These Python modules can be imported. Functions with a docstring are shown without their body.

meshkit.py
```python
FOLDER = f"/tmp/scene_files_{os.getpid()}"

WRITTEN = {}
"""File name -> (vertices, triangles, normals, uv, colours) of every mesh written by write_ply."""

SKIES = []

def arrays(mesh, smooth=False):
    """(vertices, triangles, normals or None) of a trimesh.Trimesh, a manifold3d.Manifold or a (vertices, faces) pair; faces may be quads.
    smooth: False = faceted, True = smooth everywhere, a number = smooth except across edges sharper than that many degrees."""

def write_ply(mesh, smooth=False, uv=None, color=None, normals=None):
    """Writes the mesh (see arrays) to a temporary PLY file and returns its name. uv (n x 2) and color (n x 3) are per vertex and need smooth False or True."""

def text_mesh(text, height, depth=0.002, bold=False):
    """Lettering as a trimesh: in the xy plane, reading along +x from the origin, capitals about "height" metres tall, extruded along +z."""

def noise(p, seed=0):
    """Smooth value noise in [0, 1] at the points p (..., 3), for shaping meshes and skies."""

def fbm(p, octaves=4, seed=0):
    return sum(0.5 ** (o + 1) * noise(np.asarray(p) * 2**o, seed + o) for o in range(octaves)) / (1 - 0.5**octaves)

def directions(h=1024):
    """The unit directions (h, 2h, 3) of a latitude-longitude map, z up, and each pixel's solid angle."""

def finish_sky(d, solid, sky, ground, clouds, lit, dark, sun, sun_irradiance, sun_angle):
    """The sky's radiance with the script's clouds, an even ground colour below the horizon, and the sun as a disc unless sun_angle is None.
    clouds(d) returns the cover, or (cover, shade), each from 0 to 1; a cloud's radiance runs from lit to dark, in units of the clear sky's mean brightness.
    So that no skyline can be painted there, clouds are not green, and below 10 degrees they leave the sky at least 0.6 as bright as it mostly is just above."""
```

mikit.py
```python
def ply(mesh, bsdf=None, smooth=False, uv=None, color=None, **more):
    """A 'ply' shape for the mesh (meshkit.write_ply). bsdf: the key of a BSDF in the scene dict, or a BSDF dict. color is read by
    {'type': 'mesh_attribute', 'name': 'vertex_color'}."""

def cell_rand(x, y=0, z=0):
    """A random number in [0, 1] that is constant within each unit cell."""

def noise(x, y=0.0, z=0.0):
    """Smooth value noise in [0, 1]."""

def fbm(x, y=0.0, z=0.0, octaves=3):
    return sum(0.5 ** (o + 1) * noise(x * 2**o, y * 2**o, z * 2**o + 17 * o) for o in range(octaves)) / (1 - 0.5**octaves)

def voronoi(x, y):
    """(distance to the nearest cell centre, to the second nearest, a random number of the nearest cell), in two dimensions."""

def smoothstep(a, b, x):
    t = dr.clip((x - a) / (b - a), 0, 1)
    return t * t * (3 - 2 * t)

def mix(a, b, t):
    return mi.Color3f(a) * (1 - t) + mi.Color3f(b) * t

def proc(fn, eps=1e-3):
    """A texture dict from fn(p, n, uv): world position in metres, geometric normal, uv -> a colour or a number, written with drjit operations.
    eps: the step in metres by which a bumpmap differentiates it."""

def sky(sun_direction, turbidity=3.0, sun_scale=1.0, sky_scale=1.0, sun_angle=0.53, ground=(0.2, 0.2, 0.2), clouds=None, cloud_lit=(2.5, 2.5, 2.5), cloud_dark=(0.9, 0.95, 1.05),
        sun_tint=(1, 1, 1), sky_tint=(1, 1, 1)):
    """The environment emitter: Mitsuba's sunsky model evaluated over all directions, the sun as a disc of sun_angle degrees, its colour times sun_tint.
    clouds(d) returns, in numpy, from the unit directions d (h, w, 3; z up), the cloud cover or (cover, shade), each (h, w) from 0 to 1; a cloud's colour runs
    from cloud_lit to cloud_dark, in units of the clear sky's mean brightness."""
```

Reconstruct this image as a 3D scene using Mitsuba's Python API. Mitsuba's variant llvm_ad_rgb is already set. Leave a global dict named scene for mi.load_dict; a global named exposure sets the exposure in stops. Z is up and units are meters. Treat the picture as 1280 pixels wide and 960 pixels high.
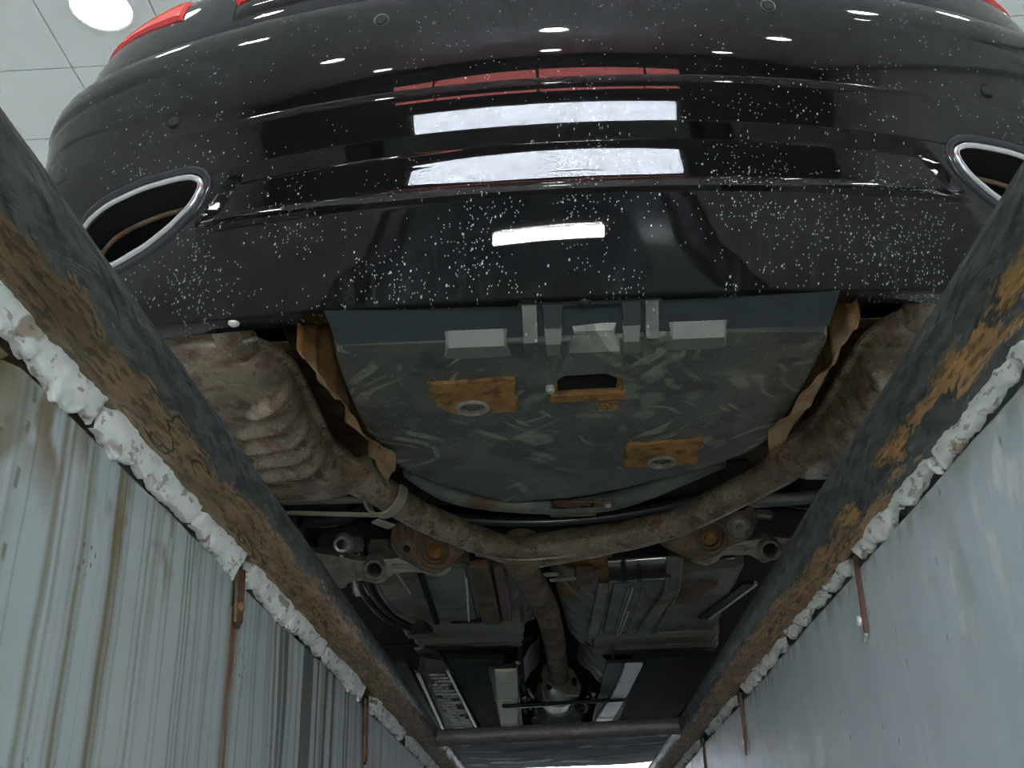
import math, random
import numpy as np, trimesh, drjit as dr, mitsuba as mi, mikit, meshkit
import manifold3d as m3
import shapely
from shapely.geometry import Polygon
from mikit import noise, fbm, voronoi, smoothstep, mix, cell_rand, proc, ply
random.seed(4); rng = np.random.default_rng(4)
T = mi.ScalarTransform4f
scene, labels = {}, {}
# ------------------------------------------------------------------ camera, lights, exposure
# world: x right, y along the pit towards the front of the car, z up, workshop floor at z = 0
EYE = np.array([0.0, 0.0, -0.56])
FWD = np.array([-0.02474985, 0.89992061, 0.43535082]); UP = np.array([0.04684762, -0.43396172, 0.89971247])
scene['camera'] = {'type': 'perspective', 'fov': 50.7288, 'fov_axis': 'x', 'near_clip': 0.02, 'far_clip': 60.0,
                   'to_world': T().look_at(origin=EYE.tolist(), target=(EYE + FWD).tolist(), up=UP.tolist())}
exposure = 0.0
CEIL = 3.8
DOWNLIGHT = [42.0, 42.5, 40.0]
TUBE = [112.0, 115.0, 108.0]
WINDOW = [18.0, 19.5, 22.5]
FRONTWIN = [3.2, 3.4, 3.7]

# ------------------------------------------------------------------ materials
def C(*a): return mi.Color3f(*a)
def two(d): return {'type': 'twosided', 'bsdf': d}
def prin(col, rough, metal=0.0, **k):
    c = col if isinstance(col, dict) else {'type': 'rgb', 'value': list(col)}
    return {'type': 'principled', 'base_color': c, 'roughness': rough, 'metallic': metal, **k}
def bump(b, fn, scale=1.0, eps=2e-3): return two({'type': 'bumpmap', 'arbitrary': proc(fn, eps), 'scale': scale, 'bsdf': b})

def gauss(x, c, w): return dr.exp(-dr.square((x - c) / w))

def wall_left_col(p, n, uv):
    y, z = p.y / 1.04, p.z
    depth = -0.10 - z                                         # below the plaster bead
    yw = y + 0.012 * (noise(y * 3, z * 2.2, 4) - .5) + 0.018 * depth * (noise(z * 3, 2.0) - .5)
    base = mix((.37, .43, .44), (.44, .49, .495), fbm(y * 3, z * 2.5, 3))
    base = mix(base, (.45, .47, .41), .45 * smoothstep(.45, .75, fbm(y * 5, z * 1.2, 9)))
    fine = noise(yw * 95, z * .9, 5); fine2 = noise(yw * 210, z * 1.6, 8); mid = noise(yw * 38, z * .55, 2)
    rag = .6 + .6 * noise(y * 130, z * 12)
    st = smoothstep(.70, .90, fine) * .40 + smoothstep(.76, .94, fine2) * .30 + smoothstep(.74, .94, mid) * .34
    st = st * (1 - .5 * smoothstep(.2, .9, depth)) * rag
    # the strongest runs, each below a flaw of the bead
    for c, w, a in ((.925, .006, .75), (.945, .004, .5), (.992, .007, .8), (1.005, .004, .4), (1.068, .0085, 1.0), (1.083, .005, .5), (1.165, .004, .45), (1.225, .003, .35),
                    (1.292, .004, .75), (1.306, .003, .8), (1.320, .004, .7), (1.40, .003, .4), (2.41, .02, .5), (2.15, .022, .6)):
        st = st + a * gauss(yw, c, w) * (.55 + .6 * noise(y * 60, z * 6))
    col = mix(base, (.155, .125, .060), dr.clip(st, 0, .92))
    dark = smoothstep(.42, .75, noise(yw * 55, z * .8, 6)) * smoothstep(1.62, 1.85, y) * (1 - smoothstep(2.35, 2.6, y))
    dark = dark * (1 - .6 * smoothstep(.15, .6, depth))
    col = mix(col, (.06, .06, .04), .85 * dark)
    rust = gauss(yw, 1.520, .024) * (.65 + .5 * noise(y * 90, z * 14)) + .9 * gauss(yw, 2.63, .03) * (.5 + .7 * noise(y * 80, z * 9))
    col = mix(col, (.15, .065, .02), dr.clip(rust * (1 - .25 * smoothstep(.15, .5, depth)), 0, .95))
    pit = smoothstep(.50, .62, noise(y * 70, z * 38, 3)) * gauss(yw, 1.515, .016) * (1 - smoothstep(.09, .14, depth))
    col = mix(col, (.035, .015, .008), pit)
    # brown, flaking band right under the bead
    top = 1 - smoothstep(.0, .10, depth + .09 * (noise(y * 22, z * 5, 1) - .5))
    tm = top * smoothstep(.40, .62, fbm(y * 26, z * 16, 5)) * smoothstep(1.6, 1.15, y) * smoothstep(.4, .7, y)
    col = mix(col, (.17, .11, .05), .85 * tm)
    corner = smoothstep(.90, .80, y) * smoothstep(.55, .72, y) * smoothstep(.03, -.01, depth - .16 * smoothstep(.90, .78, y) * (0.7 + .6 * noise(y * 25, z * 15)))
    col = mix(col, (.13, .11, .055), .9 * corner)
    crk = smoothstep(.006, .001, dr.abs(y - .842 - .014 * noise(z * 9, 3.0) - .02 * noise(z * 31, 1.0) * .3 + .035 * (depth - .1))) * smoothstep(.45, .6, noise(z * 60, 9.0))
    col = mix(col, (.13, .10, .05), .7 * crk)
    specks = smoothstep(.16, .08, voronoi(y * 60, z * 45)[0]) * smoothstep(.8, .9, noise(y * 9, z * 9, 2))
    return mix(col, (.12, .10, .06), .8 * specks)

def wall_right_col(p, n, uv):
    y, z = p.y, p.z
    base = mix((.54, .625, .675), (.645, .71, .74), fbm(y * 3.5, z * 3, 3))
    brush = noise(y * 60, z * 2.0, 4) * .5 + noise(y * 26, z * 1.1, 7) * .5
    base = base * (.93 + .12 * brush)
    d, _, r = voronoi(y * 26, z * 20)
    sp = smoothstep(.16, .05, d) * smoothstep(.82, .9, r)
    base = mix(base, (.22, .24, .24), .5 * sp * smoothstep(.5, .7, noise(y * 7, z * 7, 3)))
    pale = smoothstep(.54, .74, fbm(y * 34, z * 18, 6)) * smoothstep(-.42, -.14, z) * smoothstep(.45, .6, fbm(y * 4, z * 4, 2))
    base = mix(base, (.80, .83, .82), .75 * pale)
    depth = -.10 - z
    edge = smoothstep(.035, .0, depth + .03 * (noise(y * 35, z * 8) - .5))
    return mix(base, (.34, .35, .28), .55 * edge * smoothstep(.35, .6, noise(y * 45, z * 25, 2)))

def wall_right_bump(p, n, uv):
    y, z = p.y, p.z
    d, _, r = voronoi(y * 22 + .6 * noise(y * 40, z * 40), z * 17)
    blob = smoothstep(.22, .02, d) * smoothstep(.70, .9, r) * .0022
    return blob * .6 + .0006 * fbm(y * 14, z * 8, 2) + .0005 * smoothstep(.55, .8, fbm(y * 30, z * 12, 6))

def wall_left_bump(p, n, uv):
    y, z = p.y, p.z
    return .0010 * fbm(y * 14, z * 7, 3) + .0004 * noise(y * 60, z * 30, 1)

def plaster_col(p, n, uv):
    a = fbm(p.y * 32, p.z * 60, p.x * 60)
    col = mix((.95, .96, .93), (.80, .83, .80), smoothstep(.4, .7, a))
    d = smoothstep(.60, .72, fbm(p.y * 60, p.z * 130, p.x * 130)) * .8
    col = mix(col, (.16, .12, .07), d * .75)
    return mix(col, (.22, .11, .04), .7 * smoothstep(.80, .9, noise(p.y * 40, p.z * 50, 8)))

RAIL = {-1: (-.445, -.022, .0508), 1: (.461, -.032, .0504)}      # x, z, radius of the left and the right rail
def rail_col(side):
    xc, zc, rr = RAIL[side]
    def f(p, n, uv):
        y = p.y if side < 0 else p.y / 1.08
        s = (p.x - xc) / rr * (.77 * -side) + (p.z - zc) / rr * .64   # 1 at the edge towards the car, -1 at the edge towards the wall
        q = dr.atan2(p.z - zc, (p.x - xc) * -side) * .8
        rag = fbm(y * 22, q * 9, 3 + side); fine = noise(y * 130 + q * 26, q * 26, 1.0); strk = noise(y * 210 - q * 60, q * 9, 6)
        black = mix((.028, .032, .031), (.060, .068, .065), smoothstep(.3, .8, fbm(y * 30, q * 7, 2)))
        black = mix(black, (.014, .016, .017), .7 * smoothstep(.58, .74, fbm(y * 46 + q * 9, q * 5, 5)))
        black = mix(black, (.105, .118, .116), .5 * smoothstep(.60, .85, .5 * strk + .5 * fbm(y * 70, q * 16, 11)))
        br = mix((.145, .098, .052), (.235, .150, .078), smoothstep(.3, .7, fbm(y * 16, q * 5, 8)))
        br = mix(br, (.045, .036, .018), .75 * smoothstep(.48, .72, fbm(y * 50, q * 20, 4)))
        br = mix(br, (.33, .21, .09), .55 * smoothstep(.70, .9, strk * .6 + fine * .4))
        br = mix(br, (.012, .010, .008), .9 * smoothstep(.035, .012, dr.abs(fbm(y * 11 + q * 2.0, q * 4.5, 7) - .5)) * smoothstep(.5, .65, noise(y * 6, q * 2, 9)))
        if side < 0:
            lim = .12 + .34 * smoothstep(.9, 2.0, y)
            m = smoothstep(lim + .05, lim - .07, s + .55 * (rag - .5) + .22 * (fine - .5))
            br = mix(br * (.55 + .45 * smoothstep(.8, 1.1, y)), br * mi.Color3f(1.35, 1.2, 1.0), smoothstep(1.2, 1.9, y))
        else:
            lim = -.02 + .30 * smoothstep(1.4, 2.2, y)
            m1 = smoothstep(.50, .60, fbm(y * 9.5, q * 3.2, 12) + .16 * smoothstep(.6, .2, dr.abs(s + .30)) - .10 + .16 * (fine - .5)) * smoothstep(.35, .05, s) * smoothstep(-1.1, -.7, s)
            m2 = smoothstep(lim + .06, lim - .06, s + .4 * (rag - .5) + .22 * (fine - .5)) * smoothstep(-.98, -.80, s + .3 * (rag - .5))
            g = smoothstep(1.36, 1.48, y + .12 * (rag - .5))
            m = m1 * (1 - g) + m2 * g
            br = br * mi.Color3f(1.55, 1.3, 1.0)
        return mix(black, br, dr.clip(m, 0, 1))
    return f

def rail_bump(p, n, uv):
    q = dr.atan2(p.z + .027, dr.abs(p.x) - .452) * .8
    return .0014 * fbm(p.y * 60, q * 22, 3) + .0004 * noise(p.y * 150, q * 60, 2)

def exhaust_col(p, n, uv):
    a = fbm(p.x * 22, p.y * 22, p.z * 22); b = fbm(p.x * 75, p.y * 75, p.z * 75); c = noise(p.x * 230, p.y * 230, p.z * 230)
    col = mix((.150, .118, .086), (.285, .228, .160), smoothstep(.3, .65, a))
    col = mix(col, (.40, .33, .22), .6 * smoothstep(.52, .75, b))
    col = mix(col, (.12, .05, .028), .75 * smoothstep(.52, .70, fbm(p.x * 34, p.y * 34, p.z * 34 + 5)))
    col = mix(col, (.040, .028, .020), .75 * smoothstep(.56, .74, b * .75 + c * .25))
    return mix(col * (.8 + .4 * c), (.52, .44, .32), .6 * smoothstep(.60, .82, .35 * c + .65 * fbm(p.x * 110, p.y * 110, p.z * 110 + 3)))

def exhaust_bump(p, n, uv): return .0012 * fbm(p.x * 90, p.y * 90, p.z * 90) + .0012 * fbm(p.x * 30, p.y * 30, p.z * 30)

def undercoat_col(p, n, uv):
    a = fbm(p.x * 9, p.y * 9, p.z * 9); b = fbm(p.x * 60, p.y * 60, p.z * 60)
    col = mix((.064, .068, .058), (.096, .099, .082), smoothstep(.3, .7, a))
    col = col * (.78 + .44 * b)
    col = mix(col, (.034, .037, .033), .6 * smoothstep(.55, .75, fbm(p.x * 17, p.y * 17, 21)))
    # pale scuffs running outwards from the middle of the tub, and patches of road film
    u, v = p.x * .8 + p.y * .6, p.y * .8 - p.x * .6
    sc = smoothstep(.62, .86, noise(u * 85 + 4 * noise(v * 14, u * 6), v * 13, 3)) * smoothstep(.48, .64, fbm(p.x * 8, p.y * 8, 4)) * (.4 + 1.0 * noise(u * 140, v * 90))
    u2, v2 = p.x * .75 - p.y * .66, p.y * .75 + p.x * .66
    sc2 = smoothstep(.62, .86, noise(u2 * 75 + 4 * noise(v2 * 14, u2 * 6), v2 * 12, 5)) * smoothstep(.50, .66, fbm(p.x * 7, p.y * 7, 11)) * (.4 + 1.0 * noise(u2 * 140, v2 * 90))
    film = smoothstep(.56, .70, fbm(p.x * 26, p.y * 26, 7)) * smoothstep(.52, .66, fbm(p.x * 6, p.y * 6, 2))
    col = mix(col, (.23, .23, .185), dr.clip(.95 * sc + .9 * sc2 + .45 * film, 0, .85))
    d, _, r = voronoi(p.x * 120, p.y * 120)
    return mix(col, (.34, .33, .27), .7 * smoothstep(.25, .1, d) * smoothstep(.88, .95, r))

def undercoat_bump(p, n, uv): return .0010 * fbm(p.x * 70, p.y * 70, p.z * 70) + .0025 * fbm(p.x * 14, p.y * 14, p.z * 14)

def rust_col(p, n, uv):
    a = fbm(p.x * 28, p.y * 28, p.z * 28); b = noise(p.x * 190, p.y * 190, p.z * 190)
    col = mix((.16, .078, .022), (.26, .135, .045), smoothstep(.3, .7, a))
    col = mix(col, (.075, .04, .016), .8 * smoothstep(.55, .75, fbm(p.x * 55, p.y * 55, p.z * 55 + 3)))
    return mix(col, (.42, .30, .13), .6 * smoothstep(.72, .9, b))

def shield_col(p, n, uv):
    a = fbm(p.x * 14, p.y * 14, p.z * 14); b = noise(p.x * 210, p.y * 210, p.z * 210)
    col = mix((.17, .085, .030), (.27, .145, .058), smoothstep(.3, .7, a))
    col = mix(col, (.30, .25, .15), .7 * smoothstep(.45, .70, fbm(p.x * 20, p.y * 20, p.z * 30 + 8)))
    return col * (.82 + .34 * b)

def chassis_col(p, n, uv):
    a = fbm(p.x * 11, p.y * 11, p.z * 11); b = fbm(p.x * 70, p.y * 70, p.z * 70)
    col = mix((.085, .098, .086), (.15, .162, .135), smoothstep(.3, .7, a)) * (.8 + .4 * b)
    col = mix(col, (.20, .16, .095), .6 * smoothstep(.54, .68, fbm(p.x * 16, p.y * 16, p.z * 16 + 9)))
    return mix(col, (.10, .045, .018), .8 * smoothstep(.60, .72, fbm(p.x * 13, p.y * 13, p.z * 13 + 31)))

def cast_col(p, n, uv):
    a = fbm(p.x * 30, p.y * 30, p.z * 30); b = noise(p.x * 260, p.y * 260, p.z * 260)
    col = mix((.22, .225, .185), (.33, .33, .27), smoothstep(.3, .7, a))
    return mix(col * (.8 + .35 * b), (.09, .08, .055), .6 * smoothstep(.56, .72, fbm(p.x * 55, p.y * 55, p.z * 55)))

def brown_metal_col(p, n, uv):
    a = fbm(p.x * 20, p.y * 20, p.z * 20); b = noise(p.x * 170, p.y * 170, p.z * 170)
    col = mix((.075, .052, .034), (.15, .105, .06), smoothstep(.3, .7, a))
    col = mix(col, (.14, .05, .022), .7 * smoothstep(.52, .7, fbm(p.x * 34, p.y * 34, p.z * 34 + 4)))
    return col * (.75 + .45 * b)

def paint_col(p, n, uv):
    # black paint under road dust: small pale splashes, thickest on the lower valance
    dens = .012 + .065 * smoothstep(.52, .36, p.z) + .030 * smoothstep(.70, .5, p.z) * smoothstep(.35, .65, noise(p.x * 5, p.z * 6, 2))
    clump = smoothstep(.25, .8, fbm(p.x * 13, p.z * 15, 5)) * 2.0
    d, _, r = voronoi(p.x * 120 + p.y * 30, p.z * 120 + p.y * 40)
    sp = smoothstep(.18, .09, d / (.45 + .9 * cell_rand(r * 991.0, 3))) * smoothstep(1 - dens * clump, 1.001 - dens * clump, r)
    d2, _, r2 = voronoi(p.x * 260 + 7, p.z * 260 + p.y * 70)
    sp2 = smoothstep(.30, .17, d2) * smoothstep(1 - 1.3 * dens * clump, 1.001 - 1.3 * dens * clump, r2)
    wisps = smoothstep(.60, .88, noise(p.x * 120, p.z * 16, 3)) * smoothstep(.40, .30, p.z) * smoothstep(.4, .62, fbm(p.x * 8, p.z * 9, 1))
    film = .0022 + .0035 * smoothstep(.45, .3, p.z) * fbm(p.x * 30, p.z * 30, 2)
    col = C(film, film * 1.02, film * 1.05)
    col = mix(col, (.050, .055, .055), .30 * wisps * noise(p.x * 300, p.z * 300))
    return mix(col, (.40, .42, .43), dr.clip(sp * .85 + sp2 * .55, 0, 1))

def floor_col(p, n, uv):
    a = fbm(p.x * 2.2, p.y * 2.2, 1); b = fbm(p.x * 40, p.y * 40, 2)
    return mix((.30, .315, .30), (.42, .435, .42), smoothstep(.3, .7, a)) * (.85 + .3 * b)

def undertray_col(p, n, uv):
    a = fbm(p.x * 6, p.y * 5, 3)
    col = mix((.050, .070, .088), (.085, .115, .138), a)
    s = smoothstep(.70, .84, noise(p.x * 5 + 1.2 * noise(p.y * 6, 1), p.y * 30, 4)) + .8 * smoothstep(.74, .86, noise(p.x * 7, p.y * 22 + p.x * 6, 8))
    return mix(col, (.60, .64, .66), .9 * dr.clip(s * smoothstep(.42, .6, fbm(p.x * 3.1, p.y * 5, 9)), 0, 1))

M = {
    'wall_left_paint': bump(prin(proc(wall_left_col), .55, specular=.35), wall_left_bump),
    'wall_right_paint': bump(prin(proc(wall_right_col), .36, specular=.5), wall_right_bump),
    'plaster': two(prin(proc(plaster_col), .7)),
    'rail_left_steel': bump(prin(proc(rail_col(-1)), .42, specular=.5), rail_bump),
    'rail_right_steel': bump(prin(proc(rail_col(1)), .42, specular=.5), rail_bump),
    'exhaust_metal': bump(prin(proc(exhaust_col), .36, .2, specular=.9), exhaust_bump),
    'undercoat': bump(prin(proc(undercoat_col), .52, specular=.4), undercoat_bump),
    'rust': bump(prin(proc(rust_col), .85), exhaust_bump),
    'shield_metal': two(prin(proc(shield_col), .6, .25)),
    'chassis': two(prin(proc(chassis_col), .5, .1, specular=.5)),
    'cast_alloy': two(prin(proc(cast_col), .5, .35)),
    'brown_metal': two(prin(proc(brown_metal_col), .62, .3)),
    'black_paint': two({'type': 'plastic', 'diffuse_reflectance': proc(paint_col), 'int_ior': 1.52, 'nonlinear': False}),
    'floor_concrete': two(prin(proc(floor_col), .35)),
    'undertray_plastic': two(prin(proc(undertray_col), .6, specular=.25)),
    'black_plastic': two(prin((.012, .013, .014), .5, specular=.25)),
    'gloss_black': two(prin((.012, .013, .016), .12, specular=.6)),
    'clear_black_paint': two({'type': 'plastic', 'diffuse_reflectance': {'type': 'rgb', 'value': [.006, .006, .007]}, 'int_ior': 1.52, 'nonlinear': False}),
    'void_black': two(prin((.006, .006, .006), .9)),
    'dark_panel': two(prin((.011, .015, .018), .7, specular=.1)),
    'rubber': two(prin((.015, .015, .016), .8)),
    'chrome': two(prin((.72, .73, .74), .12, 1.0)),
    'bright_alloy': two(prin((.58, .60, .58), .38, .6)),
    'tan_alloy': two(prin((.46, .43, .33), .40, .55)),
    'dull_alloy': two(prin((.20, .205, .175), .42, .5)),
    'grey_pad': two(prin((.125, .132, .112), .55)),
    'white_clip': two(prin((.62, .62, .55), .5)),
    'tile_white': two(prin((.80, .82, .80), .35)),
    'tile_grid': two(prin((.40, .42, .41), .6)),
    'room_paint': two(prin((.66, .68, .66), .7)),
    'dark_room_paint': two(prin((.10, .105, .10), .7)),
    'white_metal': two(prin((.7, .71, .7), .4)),
    'banner_red': two(prin((.42, .045, .04), .6)),
    'red_lens': two(prin((.62, .025, .02), .08, specular=.6, clearcoat=.8, clearcoat_gloss=.95)),
    'red_glow': two(prin((.75, .16, .07), .2)),
    'copper_brown': two(prin((.10, .045, .025), .45, .3)),
    'grey_steel': two(prin(proc(lambda p, n, uv: mix((.10, .09, .075), (.19, .18, .16), fbm(p.x * 40, p.y * 40, p.z * 40)) * (.7 + .5 * noise(p.x * 220, p.y * 220, p.z * 220))), .5, .3)),
    'strap_paint': two(prin((.50, .55, .57), .5)),
    'cream_pad': two(prin((.60, .58, .45), .5)),
    'beam_metal': two(prin((.125, .128, .105), .5, .1)),
    'tub_panel': two(prin((.014, .019, .020), .75, specular=.12)),
    'hub_alloy': two(prin((.4, .41, .42), .3, .7)),
}
scene.update(M)

# ------------------------------------------------------------------ mesh helpers
def number(key):
    if key not in scene and key not in labels: return key
    k = 1
    while f'{key}_{k:03d}' in scene or f'{key}_{k:03d}' in labels: k += 1
    return f'{key}_{k:03d}'
def put(key, mesh, bsdf, smooth=30, kind=None, label=None, cat=None, group=None, mat=None, **more):
    key = number(key)
    d = ply(mesh, bsdf, smooth=smooth, **more)
    if mat is not None: d['to_world'] = mat
    scene[key] = d
    e = {a: b for a, b in (('kind', kind), ('label', label), ('category', cat), ('group', group)) if b}
    if e: labels[key] = e
    return key
def tm(v, f): return trimesh.Trimesh(np.asarray(v, float), np.asarray(f, int), process=False)
def join(*ms): return trimesh.util.concatenate([m for m in ms])
def box(x0, x1, y0, y1, z0, z1, b=0.004):
    lo, hi = np.array([x0, y0, z0]), np.array([x1, y1, z1]); b = min(b, .45 * (hi - lo).min())
    pts = []
    for sx in (0, 1):
        for sy in (0, 1):
            for sz in (0, 1):
                c = np.where([sx, sy, sz], hi, lo); s = np.where([sx, sy, sz], -1, 1)
                for k in range(3):
                    o = np.full(3, b); o[k] = 0
                    pts.append(c + s * o)
    return trimesh.convex.convex_hull(np.array(pts)) if b > 0 else trimesh.creation.box(bounds=[lo, hi])
def obox(p, q, w, h, b=.003, up=(0, 0, 1)):
    """A bevelled bar from p to q, w wide and h high."""
    p, q = np.array(p, float), np.array(q, float); d = q - p; L = np.linalg.norm(d); d /= L
    s = np.cross(d, up); s /= np.linalg.norm(s); u = np.cross(s, d)
    m = box(0, L, -w / 2, w / 2, -h / 2, h / 2, b)
    Mx = np.eye(4); Mx[:3, 0], Mx[:3, 1], Mx[:3, 2], Mx[:3, 3] = d, s, u, p
    m.apply_transform(Mx); m.fix_normals(); return m
def spline(pts, n=60):
    from scipy.interpolate import CubicSpline
    P = np.array(pts, float)
    if len(P) == 2: return P[0] + (P[1] - P[0]) * np.linspace(0, 1, max(2, n))[:, None]
    t = np.r_[0, np.cumsum(np.linalg.norm(np.diff(P, axis=0), axis=1) ** .7)]
    return CubicSpline(t, P, bc_type='natural')(np.linspace(0, t[-1], n))
def tube(path, r, n=20, caps=True, closed=False, rough=0.0, seed=0):
    P = np.array(path, float); m = len(P)
    d = (np.roll(P, -1, 0) - np.roll(P, 1, 0)) if closed else np.gradient(P, axis=0)
    d /= np.linalg.norm(d, axis=1, keepdims=True)
    ref = np.array([0, 0, 1.0]) if abs(d[0, 2]) < .9 else np.array([1.0, 0, 0])
    s = np.cross(d[0], ref); s /= np.linalg.norm(s); S = []
    for k in range(m):
        s = s - d[k] * (s @ d[k]); s /= np.linalg.norm(s); S.append(s)
    S = np.array(S); U = np.cross(d, S)
    a = np.arange(n) / n * 2 * np.pi
    rr = np.broadcast_to(np.asarray(r, float), (m,))[:, None]
    V = P[:, None] + rr[..., None] * (np.cos(a)[None, :, None] * S[:, None] + np.sin(a)[None, :, None] * U[:, None])
    if rough:
        N = V - P[:, None]; N /= np.linalg.norm(N, axis=2, keepdims=True) + 1e-9
        V = V + N * (rough * (meshkit.fbm(V * 30, 3, seed) - .5))[..., None]
    V = V.reshape(-1, 3); F = []
    for k in range(m if closed else m - 1):
        k2 = (k + 1) % m
        i = np.arange(n); j = (i + 1) % n
        F += [np.c_[k * n + i, k * n + j, k2 * n + j], np.c_[k * n + i, k2 * n + j, k2 * n + i]]
    F = np.vstack(F)
    if caps and not closed:
        V = np.vstack([V, P[:1], P[-1:]]); i = np.arange(n); j = (i + 1) % n; b = (m - 1) * n
        F = np.vstack([F, np.c_[j, i, np.full(n, m * n)], np.c_[b + i, b + j, np.full(n, m * n + 1)]])
    t = tm(V, F)
    return t
def grid(V):
    """A mesh from a (rows, columns, 3) array of points."""
    r, c = V.shape[:2]; i = np.arange(r * c).reshape(r, c)
    a, b, cc, d = i[:-1, :-1].ravel(), i[:-1, 1:].ravel(), i[1:, 1:].ravel(), i[1:, :-1].ravel()
    return tm(V.reshape(-1, 3), np.vstack([np.c_[a, b, cc], np.c_[a, cc, d]]))
def prism(poly, z0, z1, bev=0.0):
    p = poly if isinstance(poly, shapely.Geometry) else Polygon(poly).buffer(0)
    if bev <= 0:
        m = trimesh.creation.extrude_polygon(p, z1 - z0, engine='earcut'); m.apply_translation([0, 0, z0]); return m
    ring = np.array(p.exterior.coords)[:-1]
    cs = m3.CrossSection([ring.tolist()], m3.FillRule.Positive) if p.exterior.is_ccw else m3.CrossSection([ring[::-1].tolist()], m3.FillRule.Positive)
    body = m3.Manifold.extrude(cs.offset(-bev, m3.JoinType.Miter), z1 - z0).translate([0, 0, z0])
    mid = m3.Manifold.extrude(cs, z1 - z0 - 2 * bev).translate([0, 0, z0 + bev])
    return man2tm(body + mid)
def tm2man(m): return m3.Manifold(m3.Mesh(np.asarray(m.vertices, np.float32), np.asarray(m.faces, np.uint32)))
def man2tm(m):
    q = m.to_mesh(); return tm(q.vert_properties[:, :3], q.tri_verts)
def cyl(p, q, r, n=28, r2=None): 
    return tube(np.array([p, q], float), [r, r if r2 is None else r2], n)
def lathe(prof, c, n=36, axis=(0, 0, 1)):
    """profile [(radius, height)] turned round the axis at c."""
    m = trimesh.creation.revolve(np.array(prof, float), sections=n)
    m.apply_transform(trimesh.geometry.align_vectors([0, 0, 1], axis)); m.apply_translation(c); return m
def resample(poly, n):
    L = shapely.LinearRing(poly); return np.array([L.interpolate(t, normalized=True).coords[0] for t in np.arange(n) / n])
def outset(P, d):
    t = np.roll(P, -1, 0) - np.roll(P, 1, 0); t /= np.linalg.norm(t, axis=1, keepdims=True)
    nrm = np.c_[t[:, 1], -t[:, 0]]
    if shapely.LinearRing(P).is_ccw is False: nrm = -nrm
    return P + nrm * np.asarray(d).reshape(-1, 1)
def smoothring(P, k=6):
    for _ in range(k): P = .25 * np.roll(P, 1, 0) + .5 * P + .25 * np.roll(P, -1, 0)
    return P
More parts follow.
